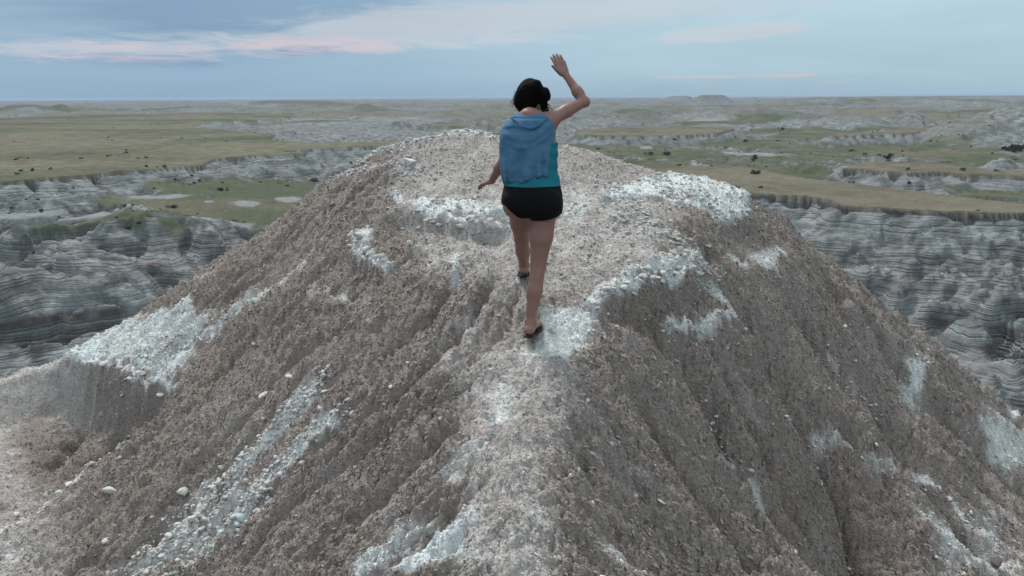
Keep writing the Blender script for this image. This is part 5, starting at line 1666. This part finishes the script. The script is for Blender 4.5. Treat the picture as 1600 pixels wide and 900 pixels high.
# shorts: pelvis and upper thighs grown outward, cut at the hems
S2 = SDF((-0.15, 4.38, .66), (0.47, 4.92, 1.10), VX)
rows = [(r[0], r[1], r[2], r[3] + .008, r[4] + .008) for r in torso_profile()]
rows = [r for r in rows if P(832, 300, 4.62)[2] - .25 < r[0] < P(832, 284, 4.62)[2] + .035]
S2.loft(rows, .03)
S2.ell(P(808, 318, 4.55), (.091, .084, .088), .04); S2.ell(P(853, 318, 4.53), (.091, .084, .088), .04)
legs(S2, .009, True)
sl, x, y, zz_g = S2.box((-9, -9, -9), (9, 9, 9))
zR0, zR1 = P(832, 344, 4.55)[2], P(878, 337, 4.55)[2]; xR0, xR1 = P(832, 344, 4.55)[0], P(878, 337, 4.55)[0]
zL0, zL1 = P(789, 318, 4.55)[2], P(826, 343, 4.55)[2]; xL0, xL1 = P(789, 318, 4.55)[0], P(826, 343, 4.55)[0]
hem = np.interp((x + y * 0).ravel(), [xL0, (xL0 + xL1) / 2 + .005, xL1, xR0, xR1], [zL0, zL0 - .075, zL1, zR0, zR1]).reshape((x + y * 0).shape) + (y - 4.55) * .12
top_z = P(832, 282, 4.60)[2]
S2.f = np.maximum(S2.f, np.maximum(hem - zz_g, zz_g - (top_z + (y - 4.6) * .1)))
padd('shorts', S2.mesh('shorts'), mat_cloth('black_stretch_cloth', (.0025, .0025, .0035), (.005, .005, .0065)))

# turquoise fitted top
S3 = SDF((-0.14, 4.40, .95), (0.42, 4.92, 1.40), VX)
rows = [(r[0], r[1], r[2], r[3] + .012, r[4] + .012) for r in torso_profile()]
rows = [r for r in rows if r[0] > P(832, 308, 4.6)[2] and r[0] < P(832, 200, 4.65)[2]]
S3.loft(rows, .03)
S3.ell(J['chest'] + (-.06, .10, .01), (.062, .052, .062), .04); S3.ell(J['chest'] + (.06, .10, .01), (.062, .052, .062), .04)
sl, x, y, zz_g = S3.box((-9, -9, -9), (9, 9, 9))
topline = P(866, 223, 4.65)[2] + 0.10 * sstep(y, 4.70, 4.80)
wob = .004 * np.sin(zz_g * 90 + x * 30)
S3.f = np.maximum(S3.f + wob * .5, np.maximum(zz_g - topline, P(832, 293, 4.60)[2] - zz_g))
padd('tank_top', S3.mesh('tank_top'), mat_cloth('turquoise_knit', (.010, .125, .165), (.016, .18, .225)))


# loose sleeveless shirt, a hanging sheet of cloth round the back and front
def shirt_mesh():
    lv = []   # photo y, left x, right x, depth centre, half depth
    tab = [(180.5, 809, 853, 4.735, .088), (183, 801, 860, 4.730, .110), (188, 793, 864.5, 4.72, .130), (196, 786.5, 867, 4.71, .142), (210, 781.5, 868, 4.70, .148), (230, 780, 868, 4.69, .152),
           (250, 780.5, 868, 4.68, .155), (265, 781.5, 868, 4.67, .158), (278, 783.5, 868, 4.67, .160), (290, 787, 868, 4.67, .160)]
    tab = np.array(tab)
    ny_, na = 84, 150
    t = np.linspace(0, 1, ny_)
    # angle 0 = right side (+x), going over the back (-y) to the left and round the front; the right side stays open
    a = np.linspace(math.radians(-14), math.radians(-346), na)
    V = np.zeros((ny_, na, 3))
    for i, ti in enumerate(t):
        for_x = (np.cos(a) + 1) / 2
        hem_py = 292.5 - 19.0 * np.clip(for_x, 0, 1) ** 1.2 + 1.6 * np.sin(a * 7 + 1) + 0.8 * np.sin(a * 17)
        hem_py = np.where(np.sin(a) > 0, hem_py - 6, hem_py)
        py = 180.5 + (hem_py - 180.5) * ti
        xl, xr, Yc, hd_ = (np.interp(py, tab[:, 0], tab[:, q]) for q in (1, 2, 3, 4))
        pl, pr_ = P(xl, py, Yc - hd_ * .35), P(xr, py, Yc - hd_ * .35)
        cx, hw = (pl[:, 0] + pr_[:, 0]) / 2, (pr_[:, 0] - pl[:, 0]) / 2
        ca, sa = np.cos(a), np.sin(a)
        e = .80
        xx = cx + hw * np.sign(ca) * np.abs(ca) ** e; yy = Yc + hd_ * np.sign(sa) * np.abs(sa) ** e
        V[i] = np.stack([xx, yy, (pl[:, 2] + pr_[:, 2]) / 2], -1)
    T_, A_ = np.meshgrid(t, a, indexing='ij')
    cxn, czn = V[..., 0], V[..., 2]
    # folds: swags below the collar, long diagonal creases towards the lower left, ripples at the hem
    x0, z0 = P(826, 190, 4.6)[0], P(826, 190, 4.6)[2]
    u = (cxn - x0) / .14; w = (z0 - czn) + .03 * u + .012 * fbm(u * 1.3, czn * 5, 2, 309)
    f = 0
    for (h0, amp, wd, curv) in [(.105, .004, .012, .060), (.150, .005, .012, .05)]:
        f = f + amp * np.exp(-((w - h0 + curv * (u * u)) / wd) ** 2) * np.exp(-(u / 1.0) ** 4)
    dg = (cxn - x0) * .75 + w * .66
    dg2 = (cxn - x0) * -.6 + w * .8
    f = f + .012 * np.sin(dg2 * 60 + 2.2 * fbm(u * 1.4, w * 6, 2, 301)) * sstep(w, .22, .36) * (0.5 + 0.5 * np.tanh(2 * fbm(u * 1.2 + 4, w * 5, 2, 303)))
    f = f + .008 * np.sin(dg * 34 + 2.0 * fbm(u, w * 5, 2, 305)) * sstep(w, .05, .2)
    f = f + .014 * fbm(u * 1.5, w * 7, 3, 307) + .004 * fbm(u * 4 + w * 8, w * 18 - u * 3, 3, 313) - .012 * np.exp(-((np.abs(u) * .9 - (.07 - w) / .06 * .8) ** 2) * 10) * sstep(w, 0.0, .02) * sstep(-w, -.075, -.05)
    f = f + .011 * np.sin(A_ * 15 + 1.3 * np.sin(A_ * 5) + w * 6) * sstep(T_, .35, 1.0)
    V[..., 1] += -(f - .004) * np.where(np.sin(A_) < 0, 1, -1) * 1.0 * sstep(T_, 0.02, 0.2)
    # the hem is tucked and bunched at the lower left
    V[..., 1] += .03 * sstep(T_, .93, 1.0) * (np.sin(A_) < 0)
    # neckline: the back collar stands a little and folds over
    V[0, :, 2] -= .014 * np.exp(-((A_[0] + math.pi / 2) / .55) ** 2)
    top = V[:1].copy()
    F_ = grid_faces(ny_, na)
    return mesh_from('shirt', V.reshape(-1, 3), F_), V


me_s, VS = shirt_mesh()
sh = padd('shirt', me_s, mat_cloth('washed_blue_cotton', (.050, .128, .215), (.078, .175, .270)))
md = sh.modifiers.new('thickness', 'SOLIDIFY'); md.thickness = 0.004; md.offset = 0
md = sh.modifiers.new('smooth', 'SUBSURF'); md.levels = 1; md.render_levels = 1
# shoulder straps and rolled collar of the shirt
def tube(name, pts, rad, mat, parent, nseg=8, closed=False):
    p = np.array(pts, float); n = len(p); V, Fc = [], []
    rad = np.broadcast_to(rad, (n,))
    prevs = None
    for i in range(n):
        tn = unit(p[min(i + 1, n - 1)] - p[max(i - 1, 0)])
        s1 = np.cross(tn, (0.1, 0.2, 1.0)) if prevs is None else prevs - tn * (prevs @ tn)
        s1 = unit(s1); prevs = s1; s2 = np.cross(tn, s1)
        for q in range(nseg):
            a = 2 * math.pi * q / nseg; V.append(p[i] + rad[i] * (s1 * math.cos(a) + s2 * math.sin(a)))
    for i in range(n - 1):
        for q in range(nseg):
            a, b_ = i * nseg + q, i * nseg + (q + 1) % nseg
            Fc.append((a, b_, b_ + nseg, a + nseg))
    return padd(name, mesh_from(name, np.array(V), np.array(Fc)), mat, parent)


aa_ = np.linspace(0, 2 * math.pi, 40)
nc = (P(827, 181, 4.735) + P(831, 181, 4.735)) / 2
col_pts = [nc + np.array((.062 * math.cos(q), .062 * math.sin(q) - .01, .014 + .012 * min(0, math.sin(q)) - .016 * math.sin(q) * -1 * (math.sin(q) < 0) - .03 * (math.sin(q) > 0) * math.sin(q))) for q in aa_]
tube('collar', col_pts, .009, bpy.data.materials['washed_blue_cotton'], person)

# yoke: the shoulder cloth joining back and front
yv, yf = [], []
nu, nv = 30, 16
for i in range(nu):
    for j in range(nv):
        a = 2 * math.pi * i / nu; r_ = j / (nv - 1)
        inner = nc + np.array((.060 * math.cos(a), .058 * math.sin(a) - .01, .010 + .010 * min(0, math.sin(a))))
        k_ = int(round(((-a) % (2 * math.pi)) / (2 * math.pi) * 149))
        ang_o = (-a) % (2 * math.pi)
        idx = int(np.clip(np.interp(ang_o, np.radians([14, 346]), [0, 149]), 0, 149))
        outer = VS[3, idx]
        p_ = inner * (1 - r_) + outer * r_ + np.array((0, 0, .014 * math.sin(math.pi * r_)))
        yv.append(p_)
for i in range(nu):
    for j in range(nv - 1):
        a, b_ = i * nv + j, ((i + 1) % nu) * nv + j
        yf.append((a, b_, b_ + 1, a + 1))
yo = padd('yoke', mesh_from('yoke', np.array(yv), np.array(yf)), bpy.data.materials['washed_blue_cotton'])
md = yo.modifiers.new('thickness', 'SOLIDIFY'); md.thickness = 0.004

# soft cowl of cloth hanging from the neckline over the upper back
def cowl(x0_, x1_, y0_, ysag, Y0, r_mid, name='hood_fold'):
    tt = np.linspace(0, 1, 30)
    px_ = x0_ + (x1_ - x0_) * tt; py_ = y0_ + (ysag - y0_) * np.sin(np.pi * tt) ** 1.3
    Yd = Y0 - .050 * np.sin(np.pi * tt)
    return tube(name, [P(a, c_, d) for a, c_, d in zip(px_, py_, Yd)], .004 + r_mid * np.sin(np.pi * tt) ** .8, bpy.data.materials['washed_blue_cotton'], person, 12)


cowl(803, 853, 182.5, 193, 4.66, .013)
cowl(807, 850, 181, 187, 4.67, .011)
cowl(798, 857, 184.5, 200, 4.625, .008)

# hair: black, gathered up, with a knot at the top right and a curly tail
M_HAIR, hb = new_mat('black_hair')
pos_ = hb.n('ShaderNodeTexCoord').outputs['Object']
mp_ = hb.n('ShaderNodeMapping', {'Vector': pos_, 'Scale': (1.0, 1.0, 3.0), 'Rotation': (0.4, 0.7, 0)}).outputs[0]
hn_ = hb.n('ShaderNodeTexNoise', {'Vector': mp_, 'Scale': 110.0, 'Detail': 4.0, 'Roughness': 0.7}).outputs[0]
finish(M_HAIR, hb, hb.mix(hn_, (.0018, .0016, .0016, 1), (.007, .0055, .005, 1)), 0.85, hb.n('ShaderNodeBump', {'Strength': 0.8, 'Distance': 0.006, 'Height': hn_}).outputs[0], 0.08)
S4 = SDF(hd - .19, hd + .21, .004)
def hq(px, py, Y): return P(px, py, Y)
S4.ell(hp(0, -.012, .028), (.080, .092, .088), .02, Rm)
S4.ell(hq(822, 152, 4.775), (.068, .055, .075), .03)
S4.ell(hq(813, 160, 4.80), (.040, .050, .050), .03); S4.ell(hq(824, 167, 4.775), (.050, .040, .040), .03)
S4.ell(hq(837, 137, 4.76), (.045, .045, .042), .02); S4.ell(hq(838, 131, 4.76), (.030, .032, .026), .012)
S4.ell(hq(851, 147, 4.75), (.036, .036, .042), .015); S4.ell(hq(856, 151, 4.75), (.018, .022, .026), .012)
S4.ell(hq(848, 160, 4.76), (.026, .03, .03), .02)
S4.ell(hp(0, .085, -.04), (.066, .065, .095), .02, Rm, sub=True)
sl, x, y, zz_g = S4.box(hd - 1, hd + 1)
S4.f += (.0035 * fbm((x * 60 + y * 20 + zz_g * 10), (zz_g * 45 - x * 18 + y * 30), 2, 311)).astype(np.float32)
padd('hair', S4.mesh('hair'), M_HAIR)
hr = np.random.default_rng(17)


def strands(n, roots, tips, curl, turns, name, r0=.0022):
    V, Fc = [], []
    k0 = 0
    for q in range(n):
        a = roots[0] + hr.normal(0, 1, 3) * roots[1]; c_ = tips[0] + hr.normal(0, 1, 3) * tips[1]
        ph0 = hr.uniform(0, 6.28); m = 22; tn = hr.uniform(.7, 1.3) * turns; cr_ = curl * hr.uniform(.6, 1.3)
        tt = np.linspace(0, 1, m)
        line = a + (c_ - a) * tt[:, None]; line[:, 0] += .012 * np.sin(tt * 3 + ph0)
        line = line + np.stack([cr_ * np.cos(ph0 + tt * tn * 6.28) * tt ** .4, cr_ * np.sin(ph0 + tt * tn * 6.28) * tt ** .4, 0 * tt], -1)
        for i in range(m):
            for w_ in range(4):
                b_ = w_ * math.pi / 2; rr__ = r0 * (1 - .6 * tt[i])
                V.append(line[i] + (rr__ * math.cos(b_), rr__ * math.sin(b_) * .7, rr__ * math.sin(b_)))
        for i in range(m - 1):
            for w_ in range(4):
                a1, b1_ = k0 + i * 4 + w_, k0 + i * 4 + (w_ + 1) % 4
                Fc.append((a1, b1_, b1_ + 4, a1 + 4))
        k0 += m * 4
    return padd(name, mesh_from(name, np.array(V), np.array(Fc)), M_HAIR)


strands(60, (hq(850, 158, 4.75), .012), (hq(851, 177, 4.72), np.array((.022, .016, .012))), .009, 2.2, 'curly_tail', .0022)
strands(26, (hq(806, 150, 4.80), np.array((.004, .02, .02))), (hq(801, 163, 4.80), np.array((.008, .02, .02))), .005, 1.2, 'loose_hair', .0009)
strands(34, (hq(822, 172, 4.745), np.array((.03, .008, .006))), (hq(824, 181, 4.745), np.array((.03, .008, .008))), .004, 1.0, 'nape_hair', .0010)

# sandals: thong soles with straps
M_RUB = mat_simple('black_rubber', (.012, .012, .013), .7, .3, 80, .5, .001)


def sandal(heel, toe, side, ank):
    d = unit(toe - heel); w = unit(np.cross(d, (0, 0, 1))) ; n = np.cross(w, d)
    S5 = SDF(np.minimum(heel, toe) - .12, np.maximum(heel, toe) + .14, .004)
    off = -n * .030
    S5.cone(heel + off - d * .012, heel + off + d * .05, .036, .034, .01, flat=(n, .36))
    S5.cone(heel + off + d * .05, heel + off + d * .15, .034, .043, .02, flat=(n, .30))
    S5.cone(heel + off + d * .14, heel + off + d * .205, .043, .036, .02, flat=(n, .32))
    so = padd('sandal', S5.mesh('sandal'), M_RUB)
    top_ = heel + d * .165 - n * .002 + w * side * -.012
    for sd_ in (-1, 1):
        pts = []
        for tt in np.linspace(0, 1, 12):
            base_ = heel + d * (.06 + .10 * tt) + w * sd_ * .036 * (1 - tt) ** .7 + w * side * -.012 * tt
            pts.append(base_ + n * (-.018 + .052 * math.sin(min(tt * 1.25, 1) * 1.6) - .018 * tt))
        tube('strap', pts, .0065, M_RUB, so)
    pts = [heel + n * (-.016) + w * .034 + d * .03, heel + n * .010 + w * .033 + d * .01, heel + n * .022 - d * .020 + w * .016, heel + n * .024 - d * .030, heel + n * .022 - d * .020 - w * .016,
           heel + n * .010 - w * .033 + d * .01, heel + n * (-.016) - w * .034 + d * .03]
    return so


sandal(J['heelR'], J['toeR'], 1, J['ankR'])
sandal(J['heelL'], J['toeL'], -1, J['ankL'])
print('person', time.time() - T0)
